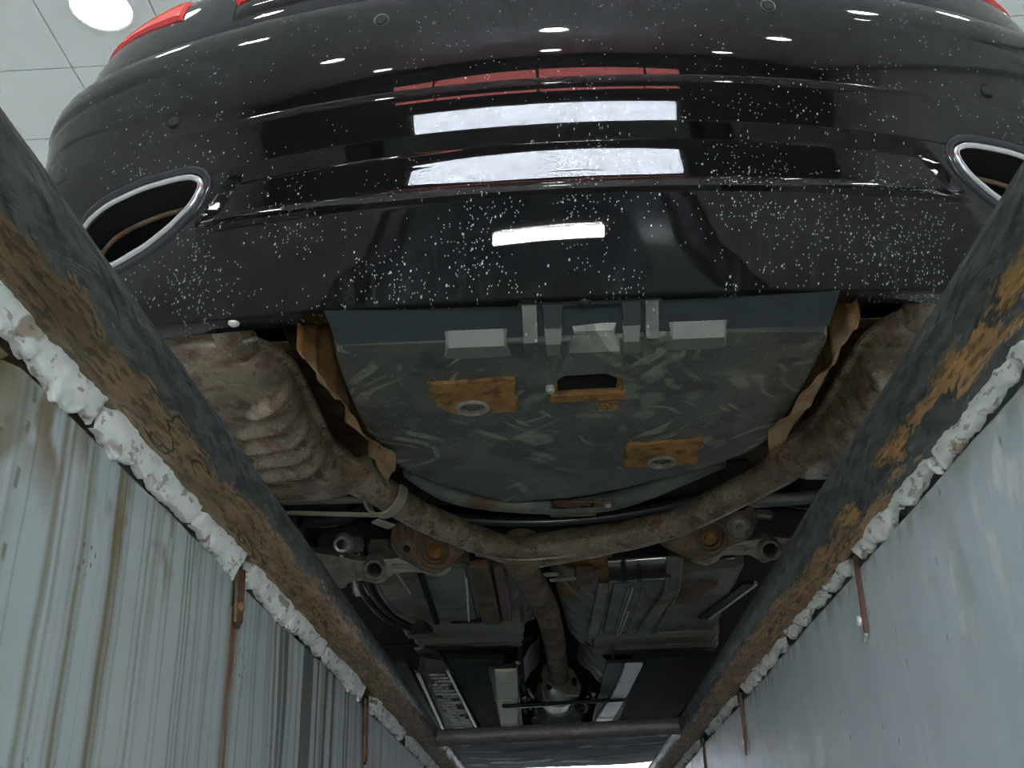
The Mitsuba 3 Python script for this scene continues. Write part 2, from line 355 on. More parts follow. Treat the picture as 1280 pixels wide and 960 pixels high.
def rings_mesh(R, cap0=False, cap1=False):
    """Closed rings (k, n, 3) skinned; caps fan to the ring's centre."""
    R = np.array(R); k, n = R.shape[:2]; V = R.reshape(-1, 3); i = np.arange(n); j = (i + 1) % n; F = []
    for a in range(k - 1): F += [np.c_[a * n + i, a * n + j, (a + 1) * n + j], np.c_[a * n + i, (a + 1) * n + j, (a + 1) * n + i]]
    if cap0: V = np.vstack([V, R[0].mean(0)]); F.append(np.c_[j, i, np.full(n, len(V) - 1)])
    if cap1: V = np.vstack([V, R[-1].mean(0)]); F.append(np.c_[(k - 1) * n + i, (k - 1) * n + j, np.full(n, len(V) - 1)])
    return tm(V, np.vstack(F))
def fixn(m): m.fix_normals(); return m

# ------------------------------------------------------------------ the workshop and its pit
X0, X1, Y0, Y1 = -5.0, 5.0, -4.6, 10.4
PITL, PITR, PB, PF, PZ = -0.468, 0.485, -1.3, 5.7, -1.62
outer = Polygon([(X0, Y0), (X1, Y0), (X1, Y1), (X0, Y1)]); hole = Polygon([(PITL - .028, PB), (PITR + .028, PB), (PITR + .028, PF), (PITL - .028, PF)])
put('floor', prism(outer.difference(hole), -.06, 0), 'floor_concrete', False, 'structure', 'grey concrete workshop floor round the inspection pit')
put('floor', box(-.66, .68, PB - .1, PF + .1, PZ - .05, PZ, 0), 'floor_concrete', False, 'structure', 'concrete bottom of the inspection pit')
def pit_wall(x, side, seed):
    ys = np.linspace(PB, PF, 900); zs = np.r_[np.linspace(PZ, -.75, 20)[:-1], np.linspace(-.75, -.105, 110)]
    Y, Z = np.meshgrid(ys, zs, indexing='ij')
    P = np.stack([Y * 0 + x, Y, Z], -1)
    dx = .008 * (meshkit.fbm(np.stack([Y * 2.2, Z * 2.2, Y * 0], -1), 3, seed) - .5) + .004 * (meshkit.fbm(np.stack([Y * 14, Z * 9, Y * 0], -1), 3, seed + 5) - .5)
    if side < 0:   # broken-out render at the near end of the bead and at the second bracket
        w = np.clip(1 - np.abs(Y - .80) / .06, 0, 1) * np.clip((Z + .24) / .10, 0, 1)
        dx = dx - .016 * np.clip(w * 2, 0, 1) * (meshkit.fbm(np.stack([Y * 40, Z * 30, Y * 0], -1), 3, 9) > .45)
    P[..., 0] += dx
    xb = x + side * .15; xn = x + side * .026
    top = [np.stack([np.full_like(ys, xn), ys, np.full_like(ys, -.105)], -1), np.stack([np.full_like(ys, xn), ys, np.full_like(ys, -.0605)], -1),
           np.stack([np.full_like(ys, xb), ys, np.full_like(ys, -.0605)], -1), np.stack([np.full_like(ys, xb), ys, np.full_like(ys, PZ)], -1), P[:, 0]]
    V = np.concatenate([P, np.stack(top, 1)], 1)
    return fixn(grid(V))
put('wall_left', pit_wall(PITL, -1, 1), 'wall_left_paint', 40, 'structure', 'left pit wall, pale grey paint with brown drip streaks')
put('wall_right', pit_wall(PITR, 1, 2), 'wall_right_paint', 40, 'structure', 'right pit wall, clean glossy grey-blue paint')
put('wall_pit_back', box(-.66, .68, PB - .15, PB, PZ, -.0605, 0), 'wall_right_paint', False, 'structure', 'end wall of the pit behind the camera')
put('wall_pit_front', box(-.66, .68, PF, PF + .15, PZ, -.0605, 0), 'wall_right_paint', False, 'structure', 'far end wall of the pit')

def bead(x, side, spans, seed, zt=-.062, zb=-.097):
    for a, b in spans:
        n = max(30, int((b - a) / .003)); ys = np.linspace(a, b, n); t = np.r_[-.15, np.linspace(0, 1, 20), 1.0, 1.0]; k = len(t)
        Y, Tt = np.meshgrid(ys, t, indexing='ij')
        N = lambda fy, ft, sd, o=3: meshkit.fbm(np.stack([Y * fy, Tt * ft, Y * 0 + sd], -1), o, seed + sd) - .5
        ragb = .030 * N(14, 0, 1) + .016 * N(60, 0, 2)
        end = np.clip(np.minimum(Y - a, b - Y) / .010, 0, 1) ** .5
        z = zt + (zb + ragb - zt) * Tt
        out = .020 * np.clip(1 - Tt, 0, 1) ** .8 + .0045 + .006 * N(30, 2.2, 3) + .004 * N(90, 5, 4)
        out = np.maximum(out, .0012) * end
        out[:, -2] = np.minimum(out[:, -2], .004); out[:, -1] = -.006
        out[:, 0] = -.004
        V = np.stack([x - side * out, Y, z], -1)
        put('trim_1' if side < 0 else 'trim_2', grid(V if side > 0 else V[:, ::-1]), 'plaster', 40, 'structure')
bead(PITL, -1, [(-1.2, .70), (.703, 1.012), (1.020, 1.345), (1.348, 1.555), (1.60, 1.88), (1.886, 2.18), (2.2, 2.65), (2.8, 3.4), (3.5, 5.6)], 11)
bead(PITR, 1, [(-1.2, .93), (.935, 1.24), (1.246, 1.64), (1.70, 1.86), (1.87, 2.20), (2.25, 2.8), (2.95, 3.6), (3.8, 5.6)], 31, -.072, -.094)

# the rails: heavy steel pipe along both edges, and the cross pipe
def rail(side, y0, y1, seed):
    n, m = 900, 72; x, zc, R = RAIL[side]
    ys = np.linspace(y0, y1, n); a = np.linspace(0, 2 * np.pi, m, endpoint=False)
    Y, A = np.meshgrid(ys, a, indexing='ij')
    q = np.stack([np.cos(A) * .9, Y * 8, np.sin(A) * .9], -1)
    h = meshkit.fbm(q * 1.6, 4, seed); low = np.clip(.3 - np.sin(A) * .9, 0, 1)
    flake = np.clip((meshkit.fbm(np.stack([np.cos(A) * 2.4, Y * 16, np.sin(A) * 2.4], -1), 4, seed + 4) - .5) * 12, 0, 1) * low
    r = R + .0030 * (h - .5) + .0024 * flake - .0012
    V = np.stack([x + r * np.cos(A), Y, zc + r * np.sin(A)], -1)
    R_ = [V[k] for k in range(n)]
    return fixn(rings_mesh(R_, True, True))
labels['pipe_rail'] = {'label': 'thick black pipe flaking to brown rust along the left pit edge above the streaked wall', 'category': 'pipe'}
labels['pipe_rail_001'] = {'label': 'thick black pipe with orange rust patches along the right pit edge above the clean wall', 'category': 'pipe'}
put('pipe_rail__pipe', rail(-1, PB + .004, PF - .004, 3), 'rail_left_steel', 50)
put('pipe_rail_001__pipe', rail(1, PB + .004, PF - .004, 8), 'rail_right_steel', 50)
def anchor(parent, x, y, z0, z1, w, lean, bs):
    s = 1 if x > 0 else -1
    P = [(y - w / 2, z1), (y + w / 2, z1), (y + w / 2 + lean, z0 + .012), (y + w / 2 + lean - .008, z0), (y - w / 2 + lean + .006, z0 + .006)]
    m = prism(P, 0, .005, .001); e = -w / 2 + .005 if s > 0 else w / 2; f = prism([(y + e - .005, z1), (y + e, z1), (y + e + lean, z0 + .01), (y + e + lean - .005, z0 + .01)], 0, .007, .001)
    def stand(m): V = m.vertices.copy(); m.vertices = np.c_[x - s * V[:, 2], V[:, 0], V[:, 1]]; return fixn(m)
    k = put(parent + '__anchor_strap', stand(m), bs, 30)
    put(k + '__edge', stand(f), 'copper_brown', 30)
    h = lathe([(0, .0), (.008, 0), (.008, .004), (.005, .007), (0, .007)], (x - s * .005, y + lean * .7, z0 + .03), 12, (-s, 0, 0))
    put(k + '__weld', h, 'plaster' if s > 0 else 'rust', 30)
anchor('pipe_rail_001', PITR - .002, 1.665, -.212, -.085, .030, .012, 'strap_paint')
anchor('pipe_rail_001', PITR - .002, 2.87, -.235, -.085, .026, .02, 'dull_alloy')
anchor('pipe_rail_001', PITR - .002, 3.70, -.215, -.085, .026, .02, 'dull_alloy')
anchor('pipe_rail', PITL + .001, 1.575, -.175, -.085, .034, .006, 'brown_metal')
anchor('pipe_rail', PITL + .001, 2.735, -.24, -.085, .030, .006, 'brown_metal')
cp = np.linspace([-.4015, 3.79, -.040], [.417, 3.77, -.033], 120)
put('cross_pipe', tube(cp, .027, 24, rough=.006, seed=5), 'grey_steel', 50, None, 'thin rusty grey steel pipe laid across the pit between the two thick pipes', 'pipe')

# room shell
for nm, b, bs, lb in (('wall_west', (X0 - .1, X0, Y0 - .1, Y1 + .1, -.06, CEIL), 'room_paint', 'left workshop wall'), ('wall_east', (X1, X1 + .1, Y0 - .1, Y1 + .1, -.06, CEIL), 'room_paint', 'right workshop wall')):
    put(nm, box(*b, 0), bs, False, 'structure', lb)
def holed_wall(nm, y0, y1, wins, bs, lb):
    p = Polygon([(X0, -.06), (X1, -.06), (X1, CEIL), (X0, CEIL)])
    for w in wins: p = p.difference(shapely.box(*w))
    m = prism(p, 0, y1 - y0); V = m.vertices.copy(); m.vertices = np.c_[V[:, 0], y1 - V[:, 2], V[:, 1]]
    put(nm, fixn(m), bs, False, 'structure', lb)
BW = (-1.95, .70, 2.06, 1.74)      # the long glazed opening behind the camera (x0, z0, x1, z1)
FW = (-2.4, .02, 2.4, 2.3)        # the lit front opening beyond the car
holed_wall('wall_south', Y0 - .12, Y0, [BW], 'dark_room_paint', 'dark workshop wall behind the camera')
holed_wall('wall_north', Y1, Y1 + .12, [FW], 'room_paint', 'workshop wall beyond the front of the car')
def window(nm, w, y, s, em, nx, nz, lb):
    x0, z0, x1, z1 = w; fr = [box(x0, x1, y - .03, y + .03, z0, z0 + .05, .004), box(x0, x1, y - .03, y + .03, z1 - .05, z1, .004), box(x0, x0 + .06, y - .03, y + .03, z0, z1, .004), box(x1 - .06, x1, y - .03, y + .03, z0, z1, .004)]
    labels[nm] = {'kind': 'structure', 'label': lb}
    put(nm + '__frame', join(*fr), 'white_metal', 30)
    for k in range(1, nx): 
        xx = x0 + (x1 - x0) * k / nx; put(nm + '__mullion', box(xx - .025, xx + .025, y - .03, y + .03, z0 + .05, z1 - .05, .004), 'white_metal', 30)
    for k in range(1, nz):
        zz = z0 + (z1 - z0) * k / nz; put(nm + '__transom', box(x0 + .06, x1 - .06, y - .028, y + .028, zz - .02, zz + .02, .004), 'white_metal', 30)
    q = np.array([[x0, y, z0], [x1, y, z0], [x1, y, z1], [x0, y, z1]]); f = [[0, 1, 2], [0, 2, 3]] if s < 0 else [[0, 2, 1], [0, 3, 2]]
    put(nm + '__pane', tm(q + [0, s * -.002, 0], f), 'white_metal', False, emitter={'type': 'area', 'radiance': {'type': 'rgb', 'value': em}})
window('window_1', BW, Y0 - .06, 1, WINDOW, 1, 1, 'long bright daylit window behind the camera')
window('window_2', FW, Y1 + .06, -1, FRONTWIN, 4, 1, 'bright daylit doorway beyond the front of the car')
labels['lit_sign'] = {'label': 'long red backlit sign strip above the back window, mirrored in the bumper', 'category': 'sign'}
put('lit_sign__frame', box(-2.26, 2.16, Y0 + .004, Y0 + .03, 2.68, 3.12, .004), 'dark_room_paint', 30)
for xa, xb in ((-2.2, -1.57), (-1.53, -.02), (.02, 1.55), (1.59, 2.1)):
    put('lit_sign__panel', box(xa, xb, Y0 + .031, Y0 + .04, 2.73, 3.07, .002), 'banner_red', False, emitter={'type': 'area', 'radiance': {'type': 'rgb', 'value': [4.6, 1.35, 1.25]}})
# ceiling: metal tiles laid on a grid
put('ceiling', box(X0 - .1, X1 + .1, Y0 - .1, Y1 + .1, CEIL + .03, CEIL + .13, 0), 'tile_grid', False, 'structure', 'workshop ceiling of white square tiles')
tile_d = ply(box(-.2965, .2965, -.2965, .2965, 0, .02, .003), 'tile_white', smooth=False)
tiles = [(-2.26 + .6 * i, 4.33 + .6 * j) for i in range(-4, 12) for j in range(-14, 10)]
tiles = [t for t in tiles if X0 + .1 < t[0] < X1 - .1 and Y0 + .1 < t[1] < Y1 - .1]
tiles.sort(key=lambda t: math.hypot(t[0], t[1] - 2))
for x, y in tiles[:295]:
    scene[number('ceiling__tile')] = {**tile_d, 'to_world': T().translate([x, y, CEIL])}
m = join(*[box(x - .2965, x + .2965, y - .2965, y + .2965, CEIL, CEIL + .02, .003) for x, y in tiles[295:]]) if tiles[295:] else None
if m is not None: put('ceiling__far_tiles', m, 'tile_white', False, 'stuff')
# round flat ceiling lamps in rows
ring_m = lathe([(.150, 0), (.165, -.004), (.168, -.014), (.160, -.018), (.150, -.012)], (0, 0, 0), 40)
disc = trimesh.creation.cylinder(.150, .004, sections=40)
n_l = 0
for j, y in enumerate((-3.85, -1.85, .15, 2.15, 4.19, 6.15)):
    for i, x in enumerate((-2.22, .20, 2.66)):
        k = number('ceiling_light'); mat = T().translate([x, y, CEIL])
        side = ('left', 'middle', 'right')[i]; where = ('back wall', 'rear of the pit', 'middle of the pit', 'car boot', 'car roof', 'car bonnet')[j]
        labels[k] = {'label': f'round white ceiling lamp above the {where}, {side} of its row' if (i, j) != (0, 4) else 'glaring round ceiling lamp at upper left beside the red tail light', 'category': 'ceiling lamp', 'group': 'round ceiling lamps'}
        put(k + '__rim', ring_m, 'white_metal', 40, mat=mat)
        dd = disc.copy(); dd.apply_translation([0, 0, -.013])
        put(k + '__diffuser', dd, 'white_metal', False, mat=mat, emitter={'type': 'area', 'radiance': {'type': 'rgb', 'value': DOWNLIGHT}})
# the tube lamp of the pit, hung across its rear end
k = number('pit_lamp'); labels[k] = {'label': 'white tube lamp across the pit, mirrored as the lowest white bar in the bumper', 'category': 'tube lamp'}
LY, LZ, LX = -.55, -.70, .07
put(k + '__tube', cyl((LX - .29, LY, LZ), (LX + .29, LY, LZ), .022, 20), 'white_metal', 40, emitter={'type': 'area', 'radiance': {'type': 'rgb', 'value': TUBE}})
put(k + '__bracket', box(PITL + .002, PITR - .002, LY - .07, LY - .04, LZ - .02, LZ + .02, .004), 'white_metal', 30)
for s in (-1, 1): put(k + '__end_cap', cyl((LX + s * .29, LY, LZ), (LX + s * .32, LY, LZ), .025, 20), 'white_metal', 40); put(k + '__holder', box(LX + s * .325 - .01, LX + s * .325 + .01, LY - .05, LY, LZ - .015, LZ + .015, .003), 'white_metal', 30)
# ------------------------------------------------------------------ the car, in its own frame: x across, y from the rear bumper forwards, z up
CAR = T().translate([0.078, 1.40, 0]).rotate([0, 0, 1], 1.0)
labels['car'] = {'label': 'black saloon car seen from below and behind, standing over the inspection pit', 'category': 'car'}
def part(name, mesh, bsdf, smooth=30, label=None, kind=None, **k):
    return put('car__' + name if not name.startswith('car__') else name, mesh, bsdf, smooth, kind, label, mat=CAR, **k)

# body surface: rows (z, y of the middle, depth of the corner, half width), from the boot down to the lip
UPPER = np.array([(1.12, .30, .34, .83), (1.10, .16, .40, .88), (1.07, .05, .44, .915), (1.02, -.005, .45, .94), (.96, -.030, .45, .955), (.90, -.045, .45, .965), (.86, -.052, .45, .968), (.835, -.052, .44, .968), (.824, -.050, .43, .966), (.818, -.058, .42, .966)])
# the bumper's middle section from the tilt of its faces (degrees below horizontal) against height
TILT = [(.731, -5.8), (.681, -.5), (.646, 5), (.625, 8), (.614, 9.3), (.5950, 10.4), (.5935, 10.4), (.5932, -14), (.5915, -12), (.5910, 2.5), (.583, 4.5), (.575, 8), (.561, 12.6), (.552, 14.4), (.536, 15.8), (.520, 17.4), (.5165, 17.6), (.5160, 51), (.4990, 53), (.4985, 12.0), (.489, 12.9), (.452, 17.2), (.443, 13), (.433, 0), (.426, -8), (.4215, -8), (.4212, 62), (.4165, 60), (.4160, 31.2), (.345, 31.2), (.306, 35), (.290, 42), (.286, 55)]
zz_ = np.unique(np.r_[np.arange(.286, .731, .0014), [t[0] for t in TILT]])[::-1]
tt_ = np.interp(zz_, [t[0] for t in TILT][::-1], [t[1] for t in TILT][::-1])
yy_ = -.1045 + np.r_[0, np.cumsum(np.tan(np.radians(.5 * (tt_[1:] + tt_[:-1]))) * -np.diff(zz_))]
DEPTH = ([.285, .32, .37, .414, .424, .44, .455, .475, .494, .5, .507, .70], [.18, .20, .225, .25, .28, .32, .34, .36, .37, .39, .40, .43])
WIDE = ([.285, .32, .37, .42, .5, .54, .60, .72, .815], [.86, .88, .90, .916, .934, .950, .970, .978, .972])
mid_ = np.c_[zz_, yy_, np.interp(zz_, *DEPTH), np.interp(zz_, *WIDE)]
LOWER = np.vstack([[(.818, -.066, .42, .967), (.815, -.080, .42, .970), (.808, -.0855, .42, .972), (.79, -.093, .42, .974), (.775, -.0967, .42, .976), (.76, -.100, .42, .977), (.745, -.1024, .42, .978)], mid_, [(.2850, mid_[-1, 1] + .004, .18, .86), (.2855, mid_[-1, 1] + .014, .18, .855), (.290, mid_[-1, 1] + .05, .18, .85)]])
def refine(P, n=5):
    """Denser rows along the profile, rounded a little."""
    d = np.r_[0, np.cumsum(np.linalg.norm(np.diff(P[:, :2], axis=0), axis=1))]
    from scipy.interpolate import PchipInterpolator
    t = np.unique(np.concatenate([np.linspace(d[k], d[k + 1], n + 1) for k in range(len(d) - 1)]))
    return PchipInterpolator(d, P)(t)
def sstep(a, b, x): t = np.clip((x - a) / (b - a), 0, 1); return t * t * (3 - 2 * t)
FL_Z, FL_Y = np.array([.285, .30, .33, .37, .40, .42, .45, .48, .50, .52]), np.array([.05, .032, .006, -.022, -.040, -.050, -.062, -.071, -.0755, -.0805])
def body_rows(P, th, flush=True):
    z, y, b, W = (P[:, k][:, None] for k in range(4)); th = th[None]
    x = W * np.sin(th)
    if flush:   # outside the recess of the valance the corner runs on without the overhang
        xs = .536 + .78 * (.505 - z); r = np.clip((xs + .0205 - np.abs(x)) / .0205, 0, 1); fy = np.interp(z, FL_Z, FL_Y); low = (z < .515) & (z > .286)
        yy = np.where(low, fy + (y - fy) * r, y); bb = np.where(low, b * r + (1 - r) * np.interp(z, [.285, .40, .52], [.18, .30, .40]), b)
    else: yy, bb = y + 0 * x, b + 0 * x
    yy = yy - .058 * sstep(.50, .62, z) * np.abs(np.sin(th)) ** 6
    return np.stack([x, yy + bb * (1 - np.cos(th)), z + 0 * x], -1)
TH = np.radians(np.unique(np.r_[np.linspace(-90, -43.5, 60), np.linspace(-43.5, -33.5, 80), np.linspace(-33.5, 33.5, 104), np.linspace(33.5, 43.5, 80), np.linspace(43.5, 90, 60)]))
def with_sides(V, y1, n=12):
    L = [V[:, :1] + np.array([0, 1, 0]) * ((y1 - V[:, :1, 1:2]) * t) for t in np.linspace(1, 0, n)[:-1]]
    Rr = [V[:, -1:] + np.array([0, 1, 0]) * ((y1 - V[:, -1:, 1:2]) * t) for t in np.linspace(0, 1, n)[1:]]
    return np.concatenate(L + [V] + Rr, 1)
TIP = np.array([(-.86, .500), (-.835, .517), (-.787, .5235), (-.71, .5245), (-.64, .5205), (-.612, .515), (-.603, .505), (-.606, .488), (-.622, .464), (-.655, .440), (-.70, .418), (-.76, .405), (-.83, .413), (-.865, .44), (-.872, .475)])
TIPS = smoothring(resample(TIP, 160), 10)
bump_v = body_rows(LOWER, TH)
bump_v[..., 2] += .012 * sstep(.35, .29, bump_v[..., 2]) * np.minimum((bump_v[..., 0] / .57) ** 2, 1.6)
bump_v = with_sides(bump_v, .80)
bm = grid(bump_v)
cen = bm.triangles_center; keep = np.ones(len(cen), bool)
for s in (1, -1):
    keep &= ~(shapely.contains_xy(Polygon(outset(TIPS * [s, 1], .004) if s > 0 else outset((TIPS * [s, 1])[::-1], .004)), cen[:, 0], cen[:, 2]) & (cen[:, 1] < .5))
bm.update_faces(keep)
if bm.face_normals[np.argmin(np.abs(bm.triangles_center - [0, -.1, .7]).sum(1)), 1] > 0: bm.faces = bm.faces[:, ::-1]
bm = tm(bm.vertices, bm.faces)
k_b = part('rear_bumper', bm, 'black_paint', 50, 'glossy black bumper skin speckled with road dust')
def surf_y(x, z, P=LOWER):
    i = np.argsort(P[:, 0], kind='stable'); y, b, W = (np.interp(z, P[i, 0], P[i, k]) for k in (1, 2, 3))
    fl = (np.abs(x) > .57) & (z < .515); y = np.where(fl, np.interp(z, FL_Z, FL_Y), y); b = np.where(fl, np.interp(z, [.285, .40, .52], [.18, .30, .40]), b)
    return y + b * (1 - np.sqrt(np.clip(1 - (x / W) ** 2, 0, 1))) - .058 * sstep(.50, .62, z) * np.minimum(np.abs(x / W), 1) ** 6
for x, z in ((-.307, .742), (.320, .739), (-.658, .621), (.68, .621)):
    y = surf_y(x, z); nx = x / .93 * .5
    m = lathe([(0, .003), (.009, .003), (.0105, .001), (.0108, -.004)], (x, y, z), 24, (nx, -1, 0)); part(k_b + '__parking_sensor', m, 'black_plastic', 30)
    part(k_b + '__sensor_ring', fixn(lathe([(.0108, .0005), (.0122, .0018), (.0132, -.002)], (x, y, z), 24, (nx, -1, 0))), 'black_plastic' if abs(x) > .5 else 'dull_alloy', 30)
for x, y in ((-.56, .052), (.59, .052), (.0, .052)):
    part(k_b + '__push_clip', lathe([(0, -.010), (.005, -.0095), (.009, -.006), (.0095, 0)], (x, y + (.055 if x else .012), .287 + (.013 if x else 0)), 16), 'white_clip' if x else 'black_plastic', 40, 'pale plastic clip' if x else None)
# exhaust tips in the bumper corners
for s in (1, -1):
    def onbody(P, off, dy=0.0):
        return np.c_[P[:, 0] * s, np.minimum(surf_y(np.abs(P[:, 0]), P[:, 1]), .34) - off + dy, P[:, 1]]
    ti = number('car__exhaust_tip'); dirn = 1
    labels[ti] = {'label': 'leaf-shaped chrome exhaust outlet in the bumper corner'}
    def ringtube(P, off, r, dy=0.0, n=10): return fixn(tube(onbody(P, off, dy), r, n, closed=True))
    put(ti, ringtube(TIPS, .002, .0062), 'chrome', 40, mat=CAR)
    o = [outset(TIPS, d) for d in (.006, .012, .017, .020)]
    put(ti + '__surround', fixn(rings_mesh([onbody(o[0], -.004), onbody(o[0], .003), onbody(o[1], .005), onbody(o[2], .003), onbody(o[3], -.004)])), 'gloss_black', 40, mat=CAR)
    c = TIPS.mean(0); sc = lambda f: c + (TIPS - c) * f
    put(ti + '__throat', rings_mesh([onbody(TIPS, 0, .0), onbody(sc(.97), 0, .03), onbody(sc(.93), 0, .09), onbody(sc(.88), 0, .16)], False, True), 'void_black', 40, mat=CAR)
    inner = sc(.80) + [.012, -.004]
    put(ti + '__inner_pipe', ringtube(inner, 0, .0045, .055, 8), 'brown_metal', 40, mat=CAR)
# boot lid, quarter panels, tail lights
put('car__rear_quarter', fixn(grid(with_sides(body_rows(refine(UPPER, 3), TH, False), .80))), 'clear_black_paint', 50, mat=CAR)
def panel(xlim, zlim, off, n=60, m=14, edge=.006, P=UPPER, rise=0.0):
    zs = np.linspace(*zlim, m); i = np.argsort(P[:, 0]); rows = np.c_[zs, *[np.interp(zs, P[i, 0], P[i, k]) for k in (1, 2, 3)]]
    V = []
    xs_ = np.linspace(*xlim, n); x_in = np.abs(xs_).min()
    for q, zr in enumerate(zs):       # the lower edge may climb towards the flank
        row = []
        for x in xs_:
            z_ = zr + rise * (abs(x) - x_in) * (1 - q / (m - 1)); y_, b_, W_ = (np.interp(z_, P[i, 0], P[i, k]) for k in (1, 2, 3))
            row.append(body_rows(np.array([[z_, y_, b_, W_]]), np.arcsin(np.clip([x / W_], -1, 1)), False)[0, 0])
        V.append(row)
    V = np.array(V); ty, tx = np.gradient(V, axis=0), np.gradient(V, axis=1); N = np.cross(tx, ty); N /= np.linalg.norm(N, axis=2, keepdims=True) + 1e-12
    if N[m // 2, n // 2, 1] > 0: N = -N
    ii = np.minimum(np.arange(m), np.arange(m)[::-1])[:, None]; jj = np.minimum(np.arange(n), np.arange(n)[::-1])[None]
    o = np.where((ii == 0) | (jj == 0), -edge, off)
    return fixn(grid(V + N * o[..., None]))
part('boot_lid', panel((-.60, .60), (.868, 1.10), .006), 'clear_black_paint', 50)
part('boot_seam', panel((-.612, .612), (.856, 1.10), .0015), 'void_black', 50)
for s in (-1, 1):
    tl = number('car__tail_light'); labels[tl] = {'label': 'red glass tail light wrapping the rear corner'}
    put(tl, panel(tuple(sorted((s * .708, s * .930))), (.945, 1.06), .008, rise=.30), 'red_lens', 50, mat=CAR)
    put(tl + '__light_strip', panel(tuple(sorted((s * .72, s * .90))), (1.015, 1.03), .0095, m=6), 'red_glow', 50, mat=CAR)
    put('car__boot_light' if s < 0 else 'car__boot_light_001', panel(tuple(sorted((s * .40, s * .59))), (.915, 1.03), .010), 'red_lens', 50, mat=CAR)
part('chrome_strip', panel((-.38, .38), (.905, .922), .012, m=6), 'chrome', 50)
# cabin and flanks above the sills (what the pit hides is kept simple)
def flank():
    prof = [(.86, .30), (.915, .38), (.965, .55), (.97, .80), (.90, .93), (.72, 1.28), (.60, 1.42), (.0, 1.46), (-.60, 1.42), (-.72, 1.28), (-.90, .93), (-.97, .80), (-.965, .55), (-.915, .38), (-.86, .30)]
    st = [(.80, 1, 1, .0), (1.3, 1, .98, 1), (2.2, 1, 1, 1), (3.2, 1, .92, 1), (4.0, 1, .70, 0), (4.6, .96, .62, 0), (4.86, .86, .52, 0)]
    rows = []
    for y, sx, sz, roof in st:
        r = []
        for x, z in prof:
            zz = z if z <= .93 else .93 + (z - .93) * (1 if roof else .35)
            r.append((x * sx, y, .30 + (zz - .30) * sz if y < 4.5 else .20 + (zz - .30) * sz))
        rows.append(r)
    return fixn(grid(np.array(rows)))
part('body_shell', flank(), 'gloss_black', 40)
part('front_bumper', fixn(tube(spline([(-.86, 4.30, .34), (-.70, 4.68, .34), (0, 4.90, .34), (.70, 4.68, .34), (.86, 4.30, .34)], 50), .20, 16)), 'gloss_black', 40)
# wheels, behind the pit rails
tyre = [(.205, -.10), (.235, -.108), (.30, -.112), (.325, -.095), (.335, -.06), (.336, 0), (.335, .06), (.325, .095), (.30, .112), (.235, .108), (.205, .10), (.205, -.10)]
rim = [(0, .03), (.05, .04), (.06, .03), (.20, .085), (.206, .09), (.205, -.09), (.19, -.08), (.06, -.02), (0, -.02)]
for y in (1.20, 4.05):
    for s in (-1, 1):
        w = part('wheel', fixn(lathe(tyre, (s * .80, y, .336), 56, (s, 0, 0))), 'rubber', 40)
        put(w + '__rim', fixn(lathe(rim, (s * .80, y, .336), 40, (s, 0, 0))), 'hub_alloy', 40, mat=CAR)

# ---------------- spare wheel tub
OUT = np.array([(-.393, .108), (-.395, .27), (-.389, .45), (-.372, .56), (-.335, .664), (-.285, .735), (-.215, .80), (-.14, .868), (-.06, .858), (.03, .842), (.124, .79), (.266, .70), (.340, .63), (.372, .55), (.384, .40), (.386, .25), (.386, .125), (.20, .112), (0, .112), (-.20, .108)])
n_t = 320; P0 = smoothring(resample(OUT, n_t), 6)
rear = sstep(.16, .115, P0[:, 1])
def tub_ring(d, z, back):
    Q = outset(P0, d * (1 - rear)); Q = Q - np.c_[0 * rear, rear * back]
    return np.c_[Q, np.full(n_t, z)]
R_ = []
for t in np.linspace(0.0, 1, 36)[1:]:
    c = np.array([0, .42]); Q = c + (P0 - c) * (t * .985); R_.append(np.c_[Q, np.full(n_t, .240)])
R_ += [np.c_[P0, np.full(n_t, .2412)], tub_ring(.005, .245, .003), tub_ring(.008, .252, .008), tub_ring(.012, .275, .024), tub_ring(.020, .31, .046), tub_ring(.028, .36, .072), tub_ring(.030, .43, .082)]
tub = rings_mesh(R_, True, True)
V = tub.vertices.copy(); b = V[:, 2] < .243
V[b, 2] += .006 * (meshkit.fbm(V[b] * 6, 3, 5) - .5) + .0022 * (meshkit.fbm(V[b] * 24, 3, 6) - .5)
V[b, 2] += .012 * np.clip(((V[b, 0]) ** 2 + (V[b, 1] - .42) ** 2) / .18, 0, 1) ** 2 * .5
tub.vertices = V; tub.fix_normals()
tubm = tm2man(tub)
cut = tm2man(fixn(prism([(-.052, .262), (-.030, .232), (.040, .230), (.068, .258), (.068, .318), (-.05, .318)], .20, .36)))
for c, r in (((.004, .503), .0115), ((-.171 - .02, .335), .022), ((.173, .632), .022)):
    cut = cut + m3.Manifold.cylinder(.05, r, r, 32).translate([c[0], c[1], .215])
cut = cut + m3.Manifold.cylinder(.05, .008, .008, 20).scale([2.0, 1, 1]).translate([.0, .322, .215])
tubm = tubm - cut
k_t = part('spare_wheel_tub', man2tm(tubm), 'undercoat', 38, 'grey-green underseal on the spare wheel tub')
rows_p = [(.2465, .1035), (.258, .0965), (.275, .0835), (.295, .070), (.31, .0615), (.335, .048), (.36, .0355)]
pan = np.array([[(x * (.965 + .11 * (z - .2465) / .1135), y - .0025 + .0008 * math.sin(x * 40) + .03 * max(0, abs(x) - .35) , z) for x in np.linspace(-.405, .398, 90)] for z, y in rows_p])
part(k_t + '__rear_panel', fixn(grid(pan)), 'tub_panel', 50, 'darker blue-grey slanted rear face')
part(k_t + '__pocket', join(box(-.0495, .0675, .314, .3175, .246, .359, .0005), box(-.0495, .0675, .262, .3175, .352, .3595, .0005)), 'void_black', 30)
for c in ((-.191, .335), (.173, .632), (.004, .503)):
    part(k_t + '__drain_plug', cyl((c[0], c[1], .2465), (c[0], c[1], .252), .026, 28), 'grey_pad' if c[0] else 'void_black', 30)
